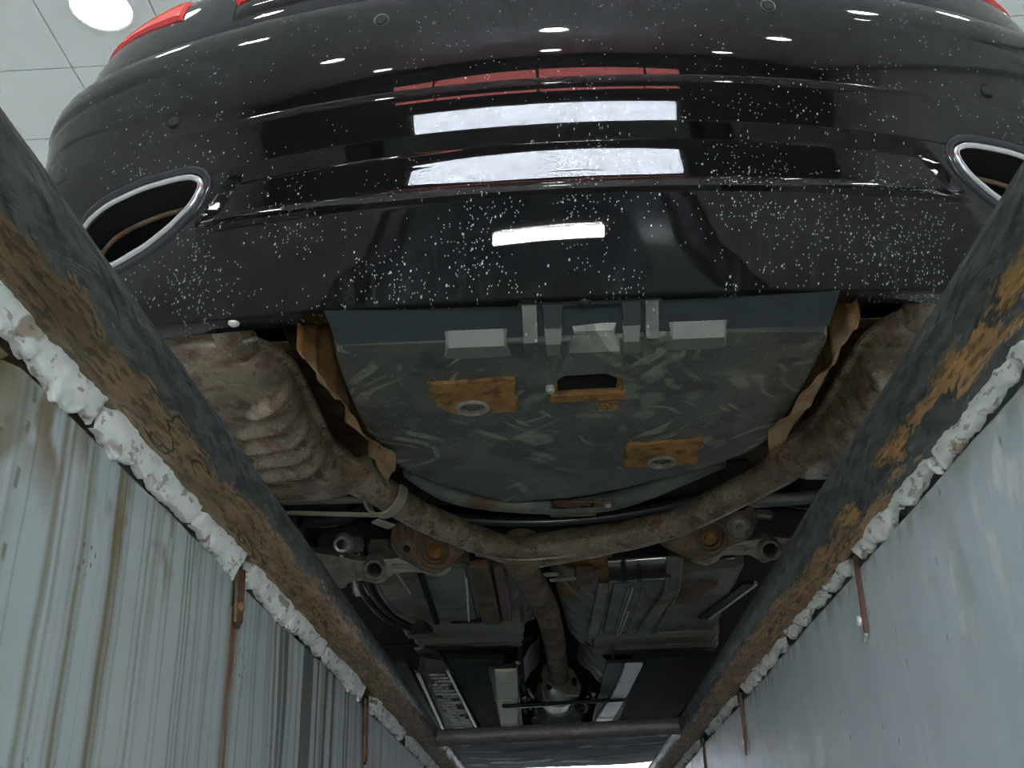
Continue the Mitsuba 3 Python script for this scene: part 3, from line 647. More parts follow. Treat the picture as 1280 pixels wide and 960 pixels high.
def ragged(x0, x1, y0, y1, seed, cutc=0.0, skew=0.0):
    P = resample([(x0, y0), (x1, y0 + skew), (x1, y1), (x0 + cutc, y1), (x0 + cutc * .2, y1 - cutc * .8)], 110)
    nz = meshkit.fbm(np.c_[P * 45, np.full(len(P), seed)], 3, seed) - .5
    return outset(P if shapely.LinearRing(P).is_ccw else P[::-1], .014 * nz)
for P, c in ((ragged(-.262, -.113, .236, .362, 3, .045, -.010), (-.191, .335)), (ragged(.098, .243, .537, .655, 7, .0, -.008), (.173, .632))):
    pl = Polygon(P).buffer(0).difference(shapely.Point(*c).buffer(.023))
    rp = part(k_t + '__rust_patch', prism(pl, .2345, .2425), 'rust', 30, 'orange-brown rusted rectangular plate')
    part(k_t + '__drain_ring', fixn(lathe([(.022, .0), (.0225, -.006), (.0265, -.0085), (.0305, -.006), (.032, .001)], (c[0], c[1], .2385), 40)), 'cast_alloy', 40, 'grey rim round the drain hole')
# pressed rib and pads along the tub's rear edge
def bev(poly, z0, z1): return prism(poly, z0, z1, .004)
def wedge(x0, x1, ya, za, yb, zb, t, xin=0.0):
    """A slanted pad: from (ya, za) down to (yb, zb), thickness t."""
    pts = []
    for y, z, i in ((ya, za, 0), (yb, zb, xin)):
        for x in (x0 + i, x1 - i): pts += [(x, y, z), (x, y, z + t)]
    return trimesh.convex.convex_hull(np.array(pts))
for x0, x1 in ((-.215, -.128), (.138, .218)):
    part(k_t + '__pad', trimesh.convex.convex_hull(np.array([(x0 - .014, .100, .262), (x1 + .012, .100, .262), (x0, .088, .256), (x1, .088, .256), (x0, .106, .2345), (x1, .106, .2345), (x0 - .01, .150, .240), (x1 + .01, .150, .240), (x0 + .01, .148, .2365), (x1 - .01, .148, .2365)])), 'grey_pad', 20, 'paler grey pressed pad')
for x0, x1 in ((-.100, -.072), (.092, .118)):
    part(k_t + '__rib', trimesh.convex.convex_hull(np.array([(x0, .076, .300), (x1, .076, .300), (x0 + .003, .062, .279), (x1 - .003, .062, .279), (x0 + .003, .098, .2335), (x1 - .003, .098, .2335), (x0 + .004, .160, .237), (x1 - .004, .160, .237), (x0, .16, .26), (x1, .16, .26)])), 'undercoat', 20)
part(k_t + '__rib', trimesh.convex.convex_hull(np.array([(-.022, .092, .262), (.050, .092, .262), (-.016, .096, .250), (.044, .096, .250), (-.026, .128, .2285), (.056, .128, .2285), (-.042, .205, .232), (.066, .205, .232), (-.045, .228, .240), (.068, .228, .240)])), 'undercoat', 20)
part(k_t + '__rib', trimesh.convex.convex_hull(np.array([(-.106, .046, .312), (.122, .046, .312), (-.106, .056, .292), (.122, .056, .292), (-.102, .068, .281), (.118, .068, .281), (-.10, .10, .30), (.12, .10, .30)])), 'tub_panel', 20)
for c_ in (-.050, .073):
    H = lambda L: trimesh.convex.convex_hull(np.array([(c_ + sx * w, y, z) for w, y, z in L for sx in (-1, 1)]))
    part(k_t + '__hollow', H([(.015, .068, .288), (.015, .0625, .281), (.013, .085, .252), (.013, .095, .262)]), 'black_plastic', 20)
    part(k_t + '__hollow_lip', H([(.014, .087, .2525), (.014, .091, .262), (.012, .112, .2365), (.010, .150, .2365), (.010, .15, .245)]), 'grey_pad', 20, 'paler grey pressed flank')
th = part('towing_eye', join(obox((-.056, .300, .2335), (.076, .296, .2335), .034, .012, .004), obox((-.046, .297, .236), (-.048, .270, .262), .012, .012, .003), obox((.066, .292, .236), (.070, .268, .262), .012, .012, .003)), 'rust', 30, 'rusted towing eye bar')
part(th + '__bolt', lathe([(0, -.008), (.006, -.007), (.008, -.003), (.008, .004)], (-.054, .272, .236), 16), 'bright_alloy', 40)
part(k_t + '__scuff_plate', prism([(.030, .335), (.066, .330), (.068, .372), (.034, .378)], .2365, .2405), 'rust', 30)

# ---------------- underbody behind and above everything: floor pressings
part('boot_floor', join(box(-.86, .86, .50, 1.42, .455, .475, .004), box(-.56, .56, .12, .50, .455, .475, .004)), 'brown_metal', 30)
part('rear_panel', box(-.47, .46, .09, .115, .31, .46, .004), 'brown_metal', 30)
for s in (-1, 1):
    a, b_ = (-.86, -.68) if s < 0 else (.68, .86)
    part('wheel_arch_liner', box(a, b_, .45, .80, .30, .46, .01), 'black_plastic', 30)
    part('boot_side_panel', wedge(min(s * .475, s * .60), max(s * .475, s * .60), .105, .325, .26, .43, .012, .015), 'brown_metal', 30)
part('panel_brace', wedge(-.468, -.425, .100, .310, .26, .40, .010, .012), 'grey_pad', 30, 'pale grey sheet brace')
# wavy heat shields between tub and silencers
def ribbon(wall, lip, z_top, z_low, droop):
    W_, L_ = spline(wall, 90), spline(lip, 90); n = len(W_); t = np.linspace(0, 1, n)
    wob = .006 * np.sin(t * 19) + .004 * np.sin(t * 41 + 1)
    rows = [np.c_[W_[:, 0] + wob * .3, W_[:, 1], np.full(n, z_top)], np.c_[W_[:, 0] + wob * .6, W_[:, 1], np.full(n, .5 * z_top + .5 * z_low)], np.c_[W_[:, 0] + wob, W_[:, 1], z_low + .012 + wob],
            np.c_[.75 * W_ + .25 * L_, z_low + wob], np.c_[.4 * W_ + .6 * L_, z_low - droop * .5 + wob * .8], np.c_[L_, z_low - droop + wob]]
    V = np.array(rows); g = grid(V); o = grid(V + np.array([.0, .0, .0022])); o.faces = o.faces[:, ::-1]
    return g
part('heat_shield', ribbon([(-.462, .115), (-.448, .18), (-.425, .30), (-.418, .42), (-.405, .54), (-.402, .64)], [(-.446, .11), (-.430, .175), (-.408, .29), (-.385, .43), (-.352, .525), (-.382, .645)], .45, .245, .020), 'shield_metal', 50, 'wavy tan heat shield sheet beside the left silencer')
part('heat_shield', ribbon([(.432, .10), (.426, .17), (.428, .26), (.430, .40), (.420, .52), (.410, .62)], [(.424, .095), (.412, .165), (.398, .27), (.372, .42), (.362, .49), (.392, .63)], .45, .245, .014), 'shield_metal', 50, 'wavy tan heat shield sheet beside the right silencer')

# ---------------- silencers, tailpipes and the Y of the exhaust
def silencer(poly, z0, H, ribs, seed):
    P = smoothring(resample(poly, 260), 8); cen = np.array([P[:, 0].mean(), P[:, 1].mean()]); rows = []
    ts = np.r_[np.linspace(0.02, .55, 18), np.linspace(.55, 1, 44)[1:]]
    for t in ts:
        Q = cen + (P - cen) * t; d = np.clip((1 - t) / .42, 0, 1)
        rows.append(np.c_[Q, np.full(len(Q), z0 - H * np.sqrt(np.clip(1 - (1 - d) ** 2.2, 0, 1)))])
    V = np.array(rows)
    for (xa, ya), (xb, yb) in ribs:
        a, b_ = np.array([xa, ya]), np.array([xb, yb]); d = b_ - a; L = np.linalg.norm(d); d /= L
        r = V[..., :2] - a; s = r @ d; side = r @ np.array([-d[1], d[0]]) - .010 * np.sin(np.clip(s / L, 0, 1) * np.pi)
        q = np.clip((s + .02) / (L + .04), 0, 1); bul = np.sin(np.pi * q ** .75) ** .55
        V[..., 2] -= .021 * bul * np.exp(-np.abs(side / (.004 + .0125 * bul)) ** 2.4) * (q > 0) * (q < 1)
    V[..., 2] += .003 * (meshkit.fbm(V * 9, 3, seed) - .5) + .0016 * (meshkit.fbm(V * 55, 2, seed + 2) - .5)
    top = [np.c_[cen + (P - cen) * t, np.full(len(P), z0 + H * .9 * math.sqrt(max(0, 1 - t ** 3)))] for t in (.99, .9, .75, .5, .02)]
    return fixn(rings_mesh(list(V) + top, True, True)), P
SIL = [(-.66, .190), (-.605, .203), (-.572, .218), (-.540, .248), (-.517, .315), (-.514, .414), (-.514, .543), (-.513, .665), (-.500, .74), (-.466, .82), (-.462, .875), (-.510, .945), (-.68, .955), (-.785, .90), (-.80, .36), (-.765, .24)]
RIBS = [((-.530, .355), (-.590, .390)), ((-.524, .430), (-.634, .482)), ((-.526, .512), (-.644, .560)), ((-.528, .590), (-.648, .640)), ((-.534, .665), (-.650, .715))]
def silencer_set(s):
    mr = lambda L: [(s * -1 * x, y) for x, y in L]
    poly = mr(SIL); 
    if s > 0: poly = [(x - .004, y - .012) for x, y in poly][::-1]
    ribs = [tuple((s * -1 * x, y) for x, y in r) for r in RIBS]
    m, P = silencer(poly, .325, .062, ribs, 4 + s)
    k = part('silencer', m, 'exhaust_metal', 50, 'rusty ribbed silencer box, ' + ('left' if s < 0 else 'right') + ' side')
    F0, F1 = outset(P, -.006), outset(P, .013)
    fl = rings_mesh([np.c_[F0, np.full(260, .332)], np.c_[F1, np.full(260, .331)], np.c_[outset(P, .0145), np.full(260, .327)], np.c_[F1, np.full(260, .3215)], np.c_[F0, np.full(260, .3205)]])
    part(k + '__seam_flange', fixn(fl), 'exhaust_metal', 50)
    return k
kl = silencer_set(-1); kr = silencer_set(1)
part(kl + '__outlet_pipe', tube(spline([(-.585, .24, .325), (-.588, .175, .332), (-.592, .145, .355), (-.600, .14, .40)], 40), .034, 28), 'exhaust_metal', 50)
part(kl + '__weld_bead', tube(spline([(-.565, .178, .300), (-.552, .183, .305), (-.545, .190, .312)], 20), .0045, 10, rough=.006), 'cast_alloy', 50)
part(kr + '__outlet_pipe', tube(spline([(.580, .24, .325), (.582, .175, .332), (.588, .145, .355), (.596, .14, .40)], 40), .034, 28), 'exhaust_metal', 50)
part('tip_housing', fixn(tube(spline([(-.72, .105, .37), (-.70, .135, .338), (-.66, .150, .330), (-.615, .140, .330), (-.590, .115, .342), (-.578, .10, .365)], 40), .016, 16)), 'gloss_black', 50, 'dark blue-black tip housing under the bumper lip')
yp = part('exhaust_pipe', tube(spline([(-.470, .80, .300), (-.441, .842, .288), (-.361, .992, .272), (-.259, 1.150, .268), (-.170, 1.285, .270), (-.110, 1.355, .272)], 70), np.interp(np.linspace(0, 1, 70), [0, .08, .14, 1], [.047, .042, .035, .036]), 30, rough=.003), 'exhaust_metal', 50)
part(yp + '__right_branch', tube(spline([(.475, .79, .300), (.445, .855, .285), (.347, .993, .272), (.262, 1.120, .268), (.140, 1.212, .268), (-.020, 1.290, .270), (-.130, 1.345, .272)], 90), np.interp(np.linspace(0, 1, 90), [0, .08, .14, .55, .75, 1], [.047, .041, .035, .036, .042, .046]), 30, rough=.003), 'exhaust_metal', 50)
part(yp + '__front_pipe', tube(spline([(-.118, 1.315, .270), (-.118, 1.42, .272), (-.098, 1.62, .275), (-.058, 1.93, .280), (-.020, 2.50, .275), (.004, 3.10, .268)], 90), np.interp(np.linspace(0, 1, 90), [0, .05, .12, 1], [.062, .050, .040, .039]), 30, rough=.003), 'brown_metal', 50)
part(yp + '__merge_seam', tube(spline([(-.235, 1.228, .238), (-.16, 1.252, .232), (-.07, 1.268, .233), (.01, 1.252, .236)], 40), .005, 10, rough=.003), 'exhaust_metal', 50)
def hoop(c, axis, r, a0, a1, w, t, n=40):
    ax = np.array(axis, float); ax /= np.linalg.norm(ax); u = np.cross(ax, [0, 0, 1]); u /= np.linalg.norm(u); v = np.cross(u, ax); rows = []
    for a in np.linspace(a0, a1, n):
        d = math.cos(a) * u + math.sin(a) * v; rows.append([np.array(c) + d * (r + tt) + ax * ww for tt, ww in ((0, -w), (t, -w), (t, w), (0, w))])
    return fixn(rings_mesh(rows, True, True))
cl = part('exhaust_hanger', hoop((-.418, .885, .281), (.08, .15, -.01), .046, -np.pi * 1.06, np.pi * .06, .013, .006), 'tan_alloy', 30, 'tan clamp strap round the exhaust pipe')
part(cl + '__foot', obox((-.452, .955, .245), (-.415, .985, .238), .030, .006, .002), 'tan_alloy', 30)
part(cl + '__rod', obox((-.70, .985, .285), (-.45, .975, .265), .016, .008, .002), 'tan_alloy', 30)
# flange, catalyst and their bolts
fl = Polygon([(-.062, 3.085), (-.05, 3.13), (.0, 3.155), (.055, 3.10), (.080, 3.02), (.068, 2.985), (.03, 2.99), (-.04, 3.05)]).buffer(.012).buffer(-.004)
m = prism(fl, 0, .014, .003); 
A = trimesh.transformations.rotation_matrix(math.radians(62), [1, 0, 0], [0, 3.07, 0]); m.apply_transform(A); m.apply_translation([0, 0, .262])
kf = part('exhaust_flange', m, 'tan_alloy', 30, 'tan two-bolt exhaust flange')
for x, y, z in ((-.040, 3.06, .238), (.060, 3.00, .240)): part(kf + '__bolt', cyl((x, y - .012, z - .010), (x, y + .02, z + .01), .010, 16), 'void_black', 30)
part('catalyst', tube(spline([(.004, 3.13, .27), (.003, 3.35, .27), (-.002, 3.62, .27), (-.008, 3.80, .28)], 40), np.interp(np.linspace(0, 1, 40), [0, .25, .3, .72, .8, 1], [.042, .048, .066, .066, .05, .045]), 32), 'bright_alloy', 50, 'bright metal catalyst body')
for y in (3.33, 3.60): part('catalyst_band', fixn(tube(np.array([(.003 + .070 * math.cos(a), y, .27 + .070 * math.sin(a)) for a in np.linspace(0, 2 * np.pi, 40, endpoint=False)]), .006, 8, closed=True)), 'cast_alloy', 50)

# ---------------- rear subframe, mounts, arms
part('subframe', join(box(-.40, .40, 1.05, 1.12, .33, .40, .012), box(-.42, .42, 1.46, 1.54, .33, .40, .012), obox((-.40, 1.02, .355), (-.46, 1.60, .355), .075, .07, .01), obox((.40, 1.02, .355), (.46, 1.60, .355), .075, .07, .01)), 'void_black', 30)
part('subframe_tube', tube(spline([(-.36, .87, .335), (-.27, .975, .31), (-.15, 1.02, .30), (-.05, 1.035, .295), (.08, 1.03, .295), (.20, .96, .305), (.33, .84, .32)], 50), .024, 20, rough=.003), 'chassis', 50)
part('stabiliser_bar', tube(spline([(-.42, 1.04, .30), (-.20, 1.13, .294), (.0, 1.145, .292), (.22, 1.10, .300), (.42, .98, .31)], 50), .0125, 18), 'gloss_black', 50, 'glossy black stabiliser bar')
kb = part('bar_bracket', join(obox((-.045, 1.005, .281), (.061, 1.018, .281), .074, .006, .002), obox((.061, 1.005, .281), (.106, 1.005, .283), .030, .006, .002), box(-.047, .062, 1.045, 1.052, .268, .292, .002)), 'brown_metal', 30, 'rusty sheet bracket in front of the tub')
for x in (-.025, .040): part(kb + '__notch', join(box(x - .015, x + .015, 1.006, 1.014, .2765, .2785, 0), box(x - .015 if x < 0 else x + .009, x - .009 if x < 0 else x + .015, .986, 1.014, .2765, .2785, 0)), 'void_black', False)
part(kb + '__nut', lathe([(0, -.006), (.006, -.006), (.009, -.002), (.009, .003)], (.088, 1.006, .279), 12), 'bright_alloy', 30)
FACE = np.eye(4); FACE[:3, 0] = [1, 0, 0]; FACE[:3, 1] = [0, -.6, .8]; FACE[:3, 2] = [0, -.8, -.6]; FACE[:3, 3] = [0, 1.25, .27]
FACE[:3, 0] *= -1 if np.linalg.det(FACE[:3, :3]) < 0 else 1
FX = FACE[0, 0]
def face(mesh):
    """Lays a mesh drawn in (x, height, thickness) on the plane that faces down and back ahead of the axle."""
    m = mesh.copy(); V = m.vertices.copy(); V[:, 0] *= FX; m.vertices = V @ FACE[:3, :3].T + FACE[:3, 3]; return fixn(m)
def flathe(prof, c, n=36): return face(lathe(prof, (c[0], c[1], 0), n))
def mount(pts, c, bolts, corr, deep):
    pl = Polygon(smoothring(resample(pts, 120), 2)).buffer(0)
    k = part('subframe_mount', face(prism(pl.difference(shapely.Point(*c).buffer(.024)), -.004, .006)), 'brown_metal', 30, 'rusty rounded subframe mount plate')
    rim_ = smoothring(resample(list(pl.exterior.coords)[:-1], 200), 2)
    part(k + '__rolled_edge', face(tube(np.c_[rim_, np.full(200, .004)], .0058, 8, closed=True)), 'brown_metal', 50)
    part(k + '__side_wall', face(rings_mesh([np.c_[rim_, np.full(200, 0.0)], np.c_[outset(rim_, -.004), np.full(200, -deep)]])), 'brown_metal', 50)
    part(k + '__bush', flathe([(.022, -.010), (.0225, .010), (.027, .013), (.032, .009), (.035, .006), (.040, .010), (.046, .009), (.048, .002)], c, 40), 'brown_metal', 40)
    part(k + '__bolt', flathe([(0, .006), (.006, .006), (.009, .003), (.013, .004), (.016, -.004), (.024, -.008)], c, 24), 'rust', 30)
    for x, s in corr: part(k + '__corrugation', face(box(x - .004, x + .004, s - .028, s + .024, .004, .012, .003)), 'brown_metal', 30)
    for b_ in bolts: part(k + '__bolt', flathe([(0, .014), (.006, .013), (.010, .007), (.011, .002)], b_, 6), 'void_black', False)
    return k
mount([(-.430, .083), (-.439, .064), (-.444, .034), (-.449, .006), (-.428, -.020), (-.405, -.034), (-.375, -.055), (-.343, -.065), (-.316, -.055), (-.288, -.034), (-.266, -.009), (-.244, -.005), (-.232, .020), (-.26, .060), (-.366, .097)], (-.340, -.012), [(-.411, -.001)], [(-.428 + .016 * q, .050 - .004 * q) for q in range(5)], .05)
kmr = mount([(.234, -.012), (.257, -.025), (.291, -.044), (.325, -.059), (.359, -.052), (.405, -.018), (.428, -.015), (.457, -.003), (.474, .033), (.471, .068), (.406, .085), (.291, .045)], (.360, -.004), [], [], .05)
part(kmr + '__bush', flathe([(0, .008), (.012, .010), (.020, .008), (.026, .014), (.031, .010), (.033, .002)], (.432, .024), 36), 'cast_alloy', 40)
part(kmr + '__bolt', flathe([(0, .017), (.006, .016), (.009, .009)], (.432, .024), 6), 'dull_alloy', False)
def arm(pts, c, web, foot):
    pl = Polygon(smoothring(resample(pts, 200), 3)).buffer(0).difference(shapely.Point(*c).buffer(.0188))
    kk = part('control_arm', face(prism(pl, -.050, -.012)), 'cast_alloy', 30, 'cast grey alloy suspension arm with a round bush')
    part(kk + '__bush', flathe([(.0185, -.03), (.0185, .008), (.022, .012), (.026, .012), (.0295, .008), (.031, -.04)], c, 40), 'cast_alloy', 40)
    part(kk + '__bush_core', flathe([(0, -.008), (.006, -.008), (.008, -.014), (.0185, -.016)], c, 24), 'void_black', 40)
    for a, b_ in web: part(kk + '__web', face(obox((*a, -.010), (*b_, -.010), .012, .010, .004)), 'cast_alloy', 30)
    part(kk + '__ball_cup', flathe([(.002, -.009), (.030, -.010), (.044, -.014), (.050, -.022), (.05, -.04)], foot, 40), 'cast_alloy', 40)
    return kk
arm([(-.72, .005), (-.662, -.005), (-.601, -.018), (-.530, -.036), (-.464, -.033), (-.405, -.028), (-.34, -.045), (-.30, -.050), (-.303, -.067), (-.315, -.080), (-.339, -.086), (-.368, -.075), (-.397, -.070), (-.450, -.072), (-.475, -.094), (-.495, -.099), (-.512, -.095), (-.531, -.087), (-.569, -.092), (-.578, -.109), (-.602, -.106), (-.622, -.080), (-.674, -.057), (-.73, -.045)], (-.497, -.053), [((-.455, -.050), (-.36, -.056))], (-.343, -.040))
arm([(.308, -.033), (.359, -.047), (.405, -.021), (.480, -.018), (.511, -.011), (.565, -.019), (.66, -.01), (.66, -.05), (.577, -.055), (.531, -.072), (.512, -.080), (.497, -.082), (.463, -.058), (.391, -.057), (.382, -.072), (.354, -.084), (.325, -.075)], (.511, -.041), [((.395, -.036), (.47, -.036))], (.350, -.036))
kbo = part('link_bolt', face(obox((-.569, .027, .030), (-.530, .004, -.030), .046, .046, .016)), 'dull_alloy', 30, 'grey hollow link bolt head')
part(kbo + '__collar', flathe([(.013, .028), (.0135, .036), (.018, .038), (.022, .034), (.023, .010)], (-.570, .027), 30), 'bright_alloy', 40)
part(kbo + '__hollow', flathe([(0, .030), (.013, .031)], (-.570, .027), 20), 'void_black', 30)
part(kbo + '__tip', flathe([(0, .016), (.005, .014), (.007, .0), (.006, -.02)], (-.577, -.012), 14), 'bright_alloy', 30)
part('link_bolt', face(obox((.470, .056, .0), (.520, .049, .0), .024, .024, .008)), 'dull_alloy', 30)
part('link_rod', tube(spline([(.40, 1.07, .31), (.50, 1.075, .30), (.60, 1.06, .30)], 20), .016, 14), 'chassis', 50)
part('hanger_bar', obox((-.70, .955, .30), (-.43, .945, .292), .022, .012, .003), 'chassis', 30)
part('hub_carrier', join(box(-.70, -.52, 1.02, 1.14, .33, .43, .02), tube(spline([(-.66, 1.12, .31), (-.56, 1.17, .33), (-.48, 1.13, .36)], 20), .018, 14)), 'black_plastic', 40)
part('hub_carrier', join(box(.54, .70, 1.02, 1.14, .33, .43, .02), tube(spline([(.66, 1.12, .31), (.56, 1.17, .33), (.48, 1.13, .36)], 20), .018, 14)), 'black_plastic', 40)
part('trailing_arm', join(obox((-.55, 1.30, .30), (-.60, 1.75, .30), .06, .04, .01), obox((-.535, 1.42, .285), (-.545, 1.62, .285), .022, .022, .004)), 'gloss_black', 30)
part('arm_stay', obox((-.502, 1.44, .268), (-.505, 1.58, .272), .026, .016, .003), 'copper_brown', 30)

# ---------------- floor ahead of the axle: tank halves, canister, heat shields, beams
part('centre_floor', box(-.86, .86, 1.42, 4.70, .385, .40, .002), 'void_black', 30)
def tank(pts, z0, z1): return prism(Polygon(pts).buffer(.02).buffer(-.02), z0, z1, .014)
k1 = part('fuel_tank', tank([(-.55, 1.44), (-.262, 1.42), (-.262, 2.02), (-.36, 2.06), (-.53, 2.05)], .265, .36), 'chassis', 30)
part(k1 + '__rib', obox((-.398, 1.46, .262), (-.402, 2.03, .262), .018, .014, .004), 'dark_panel', 30)
part(k1 + '__bright_edge', obox((-.462, 1.42, .262), (-.447, 1.66, .262), .005, .006, .001), 'bright_alloy', 30)
part(k1 + '__bright_edge', obox((-.277, 1.52, .262), (-.300, 2.02, .262), .006, .006, .001), 'bright_alloy', 30)
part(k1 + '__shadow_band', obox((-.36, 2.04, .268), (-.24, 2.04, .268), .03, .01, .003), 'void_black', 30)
part('tank_strap', obox((-.238, 1.40, .268), (-.228, 2.06, .268), .056, .024, .006), 'brown_metal', 30)
part('tank_strap', obox((-.186, 1.44, .276), (-.180, 2.06, .276), .036, .020, .006), 'copper_brown', 30)
k2 = part('fuel_tank', tank([(.128, 1.66), (.50, 1.56), (.53, 2.34), (.128, 2.34)], .268, .36), 'chassis', 30)
for x0, x1_, w in ((.185, .180, .010), (.235, .228, .016), (.335, .318, .012)):
    part(k2 + '__rib', obox((x0, 1.70, .2655), (x1_, 2.33, .2655), w, .012, .003), 'chassis', 30)
for xa, ya, xb, yb in ((.197, 1.70, .188, 2.32), (.205, 1.98, .196, 2.34), (.300, 2.02, .288, 2.36)):
    part(k2 + '__bright_edge', obox((xa, ya, .262), (xb, yb, .262), .004, .006, .001), 'bright_alloy', 30)
part(k2 + '__clip_plate', box(.225, .285, 2.25, 2.29, .258, .268, .002), 'dull_alloy', 30)
part(k2 + '__rust_spot', prism(smoothring(resample([(.345, 1.66), (.45, 1.66), (.40, 1.88), (.345, 1.92)], 40), 3), .2645, .2695), 'brown_metal', 30)
part('tank_strap', obox((.286, 1.40, .262), (.312, 1.70, .258), .044, .016, .004), 'chassis', 30)
part('tank_strap', obox((.312, 1.70, .258), (.262, 2.38, .262), .040, .016, .004), 'chassis', 30)
kc = part('canister', tube(spline([(.122, 1.565, .305), (.29, 1.545, .305)], 12), .058, 32), 'gloss_black', 40, 'glossy black ribbed canister')
for x in (.163, .205): part(kc + '__groove', fixn(hoop((x, 1.558, .305), (1, -.1, 0), .0565, 0, 2 * np.pi, .0065, .004)), 'void_black', 30)
part('canister', tube(spline([(.34, 1.50, .32), (.46, 1.47, .32)], 12), .045, 28), 'gloss_black', 40)
ko = part('tunnel_shield', fixn(grid(np.array([[(x, y, .300 + .03 * ((x - .12) / .13) ** 2 * (x < .12) + .003 * math.sin(y * 60)) for x in np.linspace(-.01, .128, 14)] for y in np.linspace(1.36, 1.98, 40)]))), 'rust', 50, 'orange rusted shield beside the front pipe')
part(ko + '__mass_damper', box(.026, .080, 1.55, 1.665, .268, .295, .005), 'brown_metal', 30)
part(ko + '__bracket', join(obox((-.045, 1.615, .272), (.03, 1.60, .272), .022, .006, .002), obox((-.06, 1.56, .272), (-.02, 1.545, .272), .030, .006, .002)), 'cast_alloy', 30)
def corrug(x0, x1, y0, y1, zc, zs, side, seed):
    U = np.linspace(0, 1, 36); Yv = np.linspace(y0, y1, 120); V = []
    for y in Yv:
        r = []
        for u in U:
            x = x0(y) + (x1(y) - x0(y)) * u; z = zc + zs * (u if side > 0 else 1 - u) ** 1.5
            ph = (y + .22 * (u - .5) * side) * 42
            z += .008 * math.sin(ph) * (4 * u * (1 - u)) ** .5
            r.append((x, y, z))
        V.append(r)
    V = np.array(V); V[..., 2] += .006 * (meshkit.fbm(V * 22, 3, seed) - .5)
    return fixn(grid(V))
part('tunnel_lining', corrug(lambda y: -.215, lambda y: -.09, 1.42, 2.36, .292, .05, 1, 3), 'dull_alloy', 50, 'crinkled dull alloy heat lining, left of the front pipe')
part('tunnel_lining', corrug(lambda y: -.05 + .09 * (y - 1.6), lambda y: .10 + .05 * max(0, y - 1.9), 1.60, 2.62, .292, .05, -1, 5), 'dull_alloy', 50, 'crinkled dull alloy heat lining, right of the front pipe')
part('sill_rail', obox((.112, 1.70, .275), (.108, 2.36, .275), .034, .02, .004), 'chassis', 30)
for y0, y1, xa, xb, zz in ((2.07, 2.20, -.52, -.125, .250), (2.245, 2.36, -.50, -.13, .246), (2.30, 2.42, .115, .54, .250), (2.455, 2.55, .115, .56, .246)):
    kx = part('cross_beam', box(xa, xb, y0, y1, zz, zz + .09, .012), 'beam_metal', 30)
    for q in range(3): part(kx + '__slot', box(xa + .08 + q * .12, xa + .115 + q * .12, y0 + .04, y1 - .04, zz - .0012, zz + .004, .001), 'chassis', False)
for j, (dx, dz) in enumerate(((0, 0), (.024, .004), (.050, .008))):
    part('fuel_line', tube(spline([(-.560 + dx, 1.34, .27 + dz), (-.580 + dx, 1.60, .262 + dz), (-.570 + dx, 1.82, .258 + dz), (-.535 + dx, 1.98, .256 + dz), (-.47 + dx, 2.10, .256 + dz)], 60), .0085, 12), 'black_plastic' if j < 2 else 'chassis', 50)
part('line_guard', prism([(-.475, 2.00), (-.44, 2.0), (-.42, 2.08), (-.50, 2.10)], .242, .265, .004), 'black_plastic', 30)
part('brake_line', tube(spline([(-.66, 2.26, .25), (-.40, 2.30, .248), (-.16, 2.32, .25), (-.10, 2.27, .262)], 40), .006, 10), 'void_black', 50)
part('line_bracket', prism([(-.505, 2.30), (-.47, 2.27), (-.425, 2.42), (-.44, 2.62), (-.475, 2.60)], .235, .25, .003), 'chassis', 30)
part('sill_brace', obox((.475, 2.10, .262), (.56, 1.72, .270), .010, .014, .002), 'bright_alloy', 30, 'bright metal edge')
part('sill_brace', obox((.455, 2.10, .264), (.540, 1.72, .272), .040, .012, .003), 'black_plastic', 30)

# ---------------- front floor: trays, ladder strip, tunnel
part('floor_tray', prism([(-.40, 2.30), (-.20, 2.34), (-.20, 4.0), (-.355, 4.0), (-.385, 3.0)], .205, .22, .004), 'dark_panel', 30)
part('floor_tray', prism([(.245, 2.40), (.56, 2.42), (.56, 4.0), (.20, 4.0)], .205, .22, .004), 'dark_panel', 30)
part('floor_tray', prism([(-.60, 2.32), (-.53, 2.32), (-.545, 4.0), (-.60, 4.0)], .200, .22, .004), 'black_plastic', 30)
part('floor_tray', prism([(-.475, 2.22), (-.405, 2.30), (-.385, 2.55), (-.52, 2.52)], .198, .212, .003), 'black_plastic', 30)
lad = part('ladder_strip', join(obox((-.512, 2.50, .195), (-.535, 3.98, .195), .012, .012, .003), obox((-.405, 2.46, .195), (-.375, 3.98, .195), .010, .010, .003)), 'bright_alloy', 30, 'pale plastic strip with rungs')
part('ladder_back', prism([(-.525, 2.48), (-.40, 2.45), (-.365, 4.0), (-.55, 4.0)], .205, .215, .002), 'black_plastic', 30)
lr = np.random.default_rng(6)
for j in range(22):
    y = 2.53 + j * .066; xa = -.488 - .012 * (j / 22); xb = -.398 + .022 * (j / 22)
    a, b_ = sorted(lr.uniform(0, 1, 2)); b_ = max(b_, a + .45)
    part(lad + '__rung', obox((xa + (xb - xa) * a * .35, y, .198), (xa + (xb - xa) * min(1, b_), y + .012, .198), .014, .008, .002), 'bright_alloy', 30)
for j in range(20):
    y = 2.50 + j * .072; x = -.452 + .015 * (j / 20) + lr.uniform(-.012, .012)
    part(lad + '__lug', box(x - .008, x + .008, y, y + .030, .194, .203, .002), 'dull_alloy', 30)
def strip(pts_l, pts_r, ys, bs, lab):
    ks = None
    for j in range(len(ys) - 1):
        y0, y1 = ys[j] + .014, ys[j + 1] - .014
        l0, l1, r0, r1 = (np.interp(y, *q) for q in (pts_l, pts_r) for y in (y0, y1))
        m = prism([(l0, y0), (r0, y0), (r1, y1), (l1, y1)], .188, .200, .003)
        if ks is None: ks = part('tunnel_strip', m, bs, 30, lab)
        else: part(ks + '__section', m, bs, 30)
    return ks
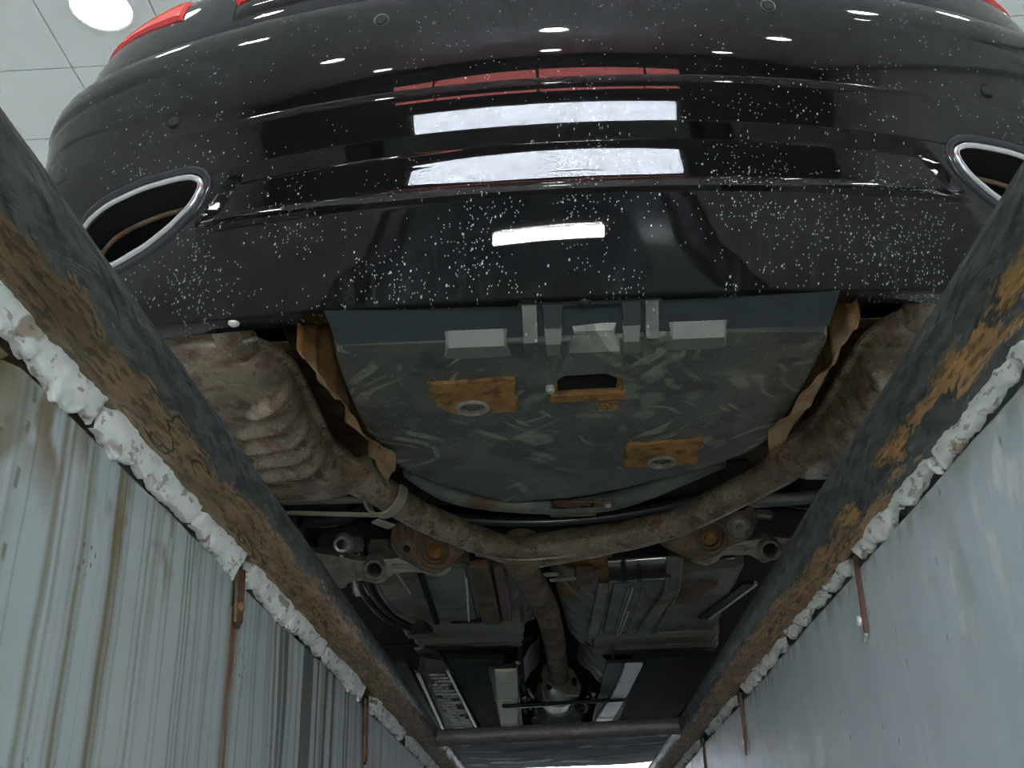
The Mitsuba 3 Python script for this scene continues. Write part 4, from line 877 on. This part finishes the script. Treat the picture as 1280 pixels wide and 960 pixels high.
s1 = strip(((2.48, 3.2, 4.0), (-.238, -.255, -.262)), ((2.48, 3.0, 3.1, 3.5, 4.0), (-.160, -.165, -.170, -.185, -.178)), [2.47, 2.72, 3.06, 3.72, 4.0], 'tan_alloy' if False else 'cream_pad', 'pale segmented strip left of the tunnel')
s2 = strip(((2.45, 3.0, 3.5, 4.0), (.222, .215, .185, .160)), ((2.45, 3.2, 4.0), (.285, .270, .238)), [2.45, 2.78, 3.08, 3.62, 4.0], 'bright_alloy', 'pale segmented strip right of the tunnel')
for s_, xa, xb in ((s1, -.262, -.16), (s2, .16, .285)): part(s_ + '__backing', box(xa, xb, 2.46, 4.0, .200, .212, .002), 'black_plastic', 30)
kbz = part('tunnel_brace', obox((-.235, 3.17, .182), (.275, 3.14, .186), .022, .014, .004), 'black_plastic', 30, 'black bar across the tunnel')
part(kbz + '__bright_edge', obox((-.225, 3.185, .176), (.0, 3.175, .177), .006, .006, .001), 'bright_alloy', 30)
for sgn, xw in ((-1, -.165), (1, .20)):
    V = [[(xw + sgn * (-.02 + .05 * (z - .22) * 0) + .010 * math.sin(y * 23 + z * 30), y, z) for z in np.linspace(.21, .38, 12)] for y in np.linspace(2.40, 4.2, 80)]
    part('tunnel_wall', fixn(grid(np.array(V))), 'black_plastic', 50)
part('tunnel_lining', corrug(lambda y: -.165, lambda y: -.075, 2.56, 3.02, .235, .10, 1, 7), 'dull_alloy', 50, 'bulging alloy heat lining at the tunnel mouth, left')
part('tunnel_lining', corrug(lambda y: .075, lambda y: .185, 2.58, 3.02, .235, .10, -1, 9), 'dull_alloy', 50, 'bulging alloy heat lining at the tunnel mouth, right')
part('gearbox', join(tube(spline([(0, 3.72, .33), (0, 4.0, .32), (0, 4.3, .30)], 30), np.linspace(.09, .15, 30), 30), box(-.12, .12, 3.9, 4.2, .22, .30, .02)), 'chassis', 40)
for j in range(14):
    a = lr.uniform(3.2, 3.8); sx = -1 if j % 2 else 1; x = sx * lr.uniform(.09, .15)
    part('tunnel_rod', obox((x, a, .22 + lr.uniform(0, .04)), (x + sx * lr.uniform(-.05, .03), a + lr.uniform(.08, .2), .24 + lr.uniform(0, .05)), .014, .012, .003), 'dull_alloy' if j % 3 else 'chassis', 30)
for x, y in ((-.155, 2.50), (-.145, 3.22), (.145, 3.20)): part('bright_bolt', lathe([(0, -.010), (.008, -.008), (.011, 0)], (x, y, .225), 12), 'bright_alloy', 40)
Vf = np.array([[(x, y, .165 - .045 * sstep(4.0, 4.75, y) + .010 * (meshkit.fbm(np.array([x * 6, y * 9, 1.0]), 3, 2) - .5) + .06 * (abs(x) / .8) ** 4) for x in np.linspace(-.78, .78, 60)] for y in np.linspace(4.02, 4.84, 60)])
part('front_undertray', fixn(grid(Vf)), 'undertray_plastic', 50, 'scratched dark blue-grey undertray')
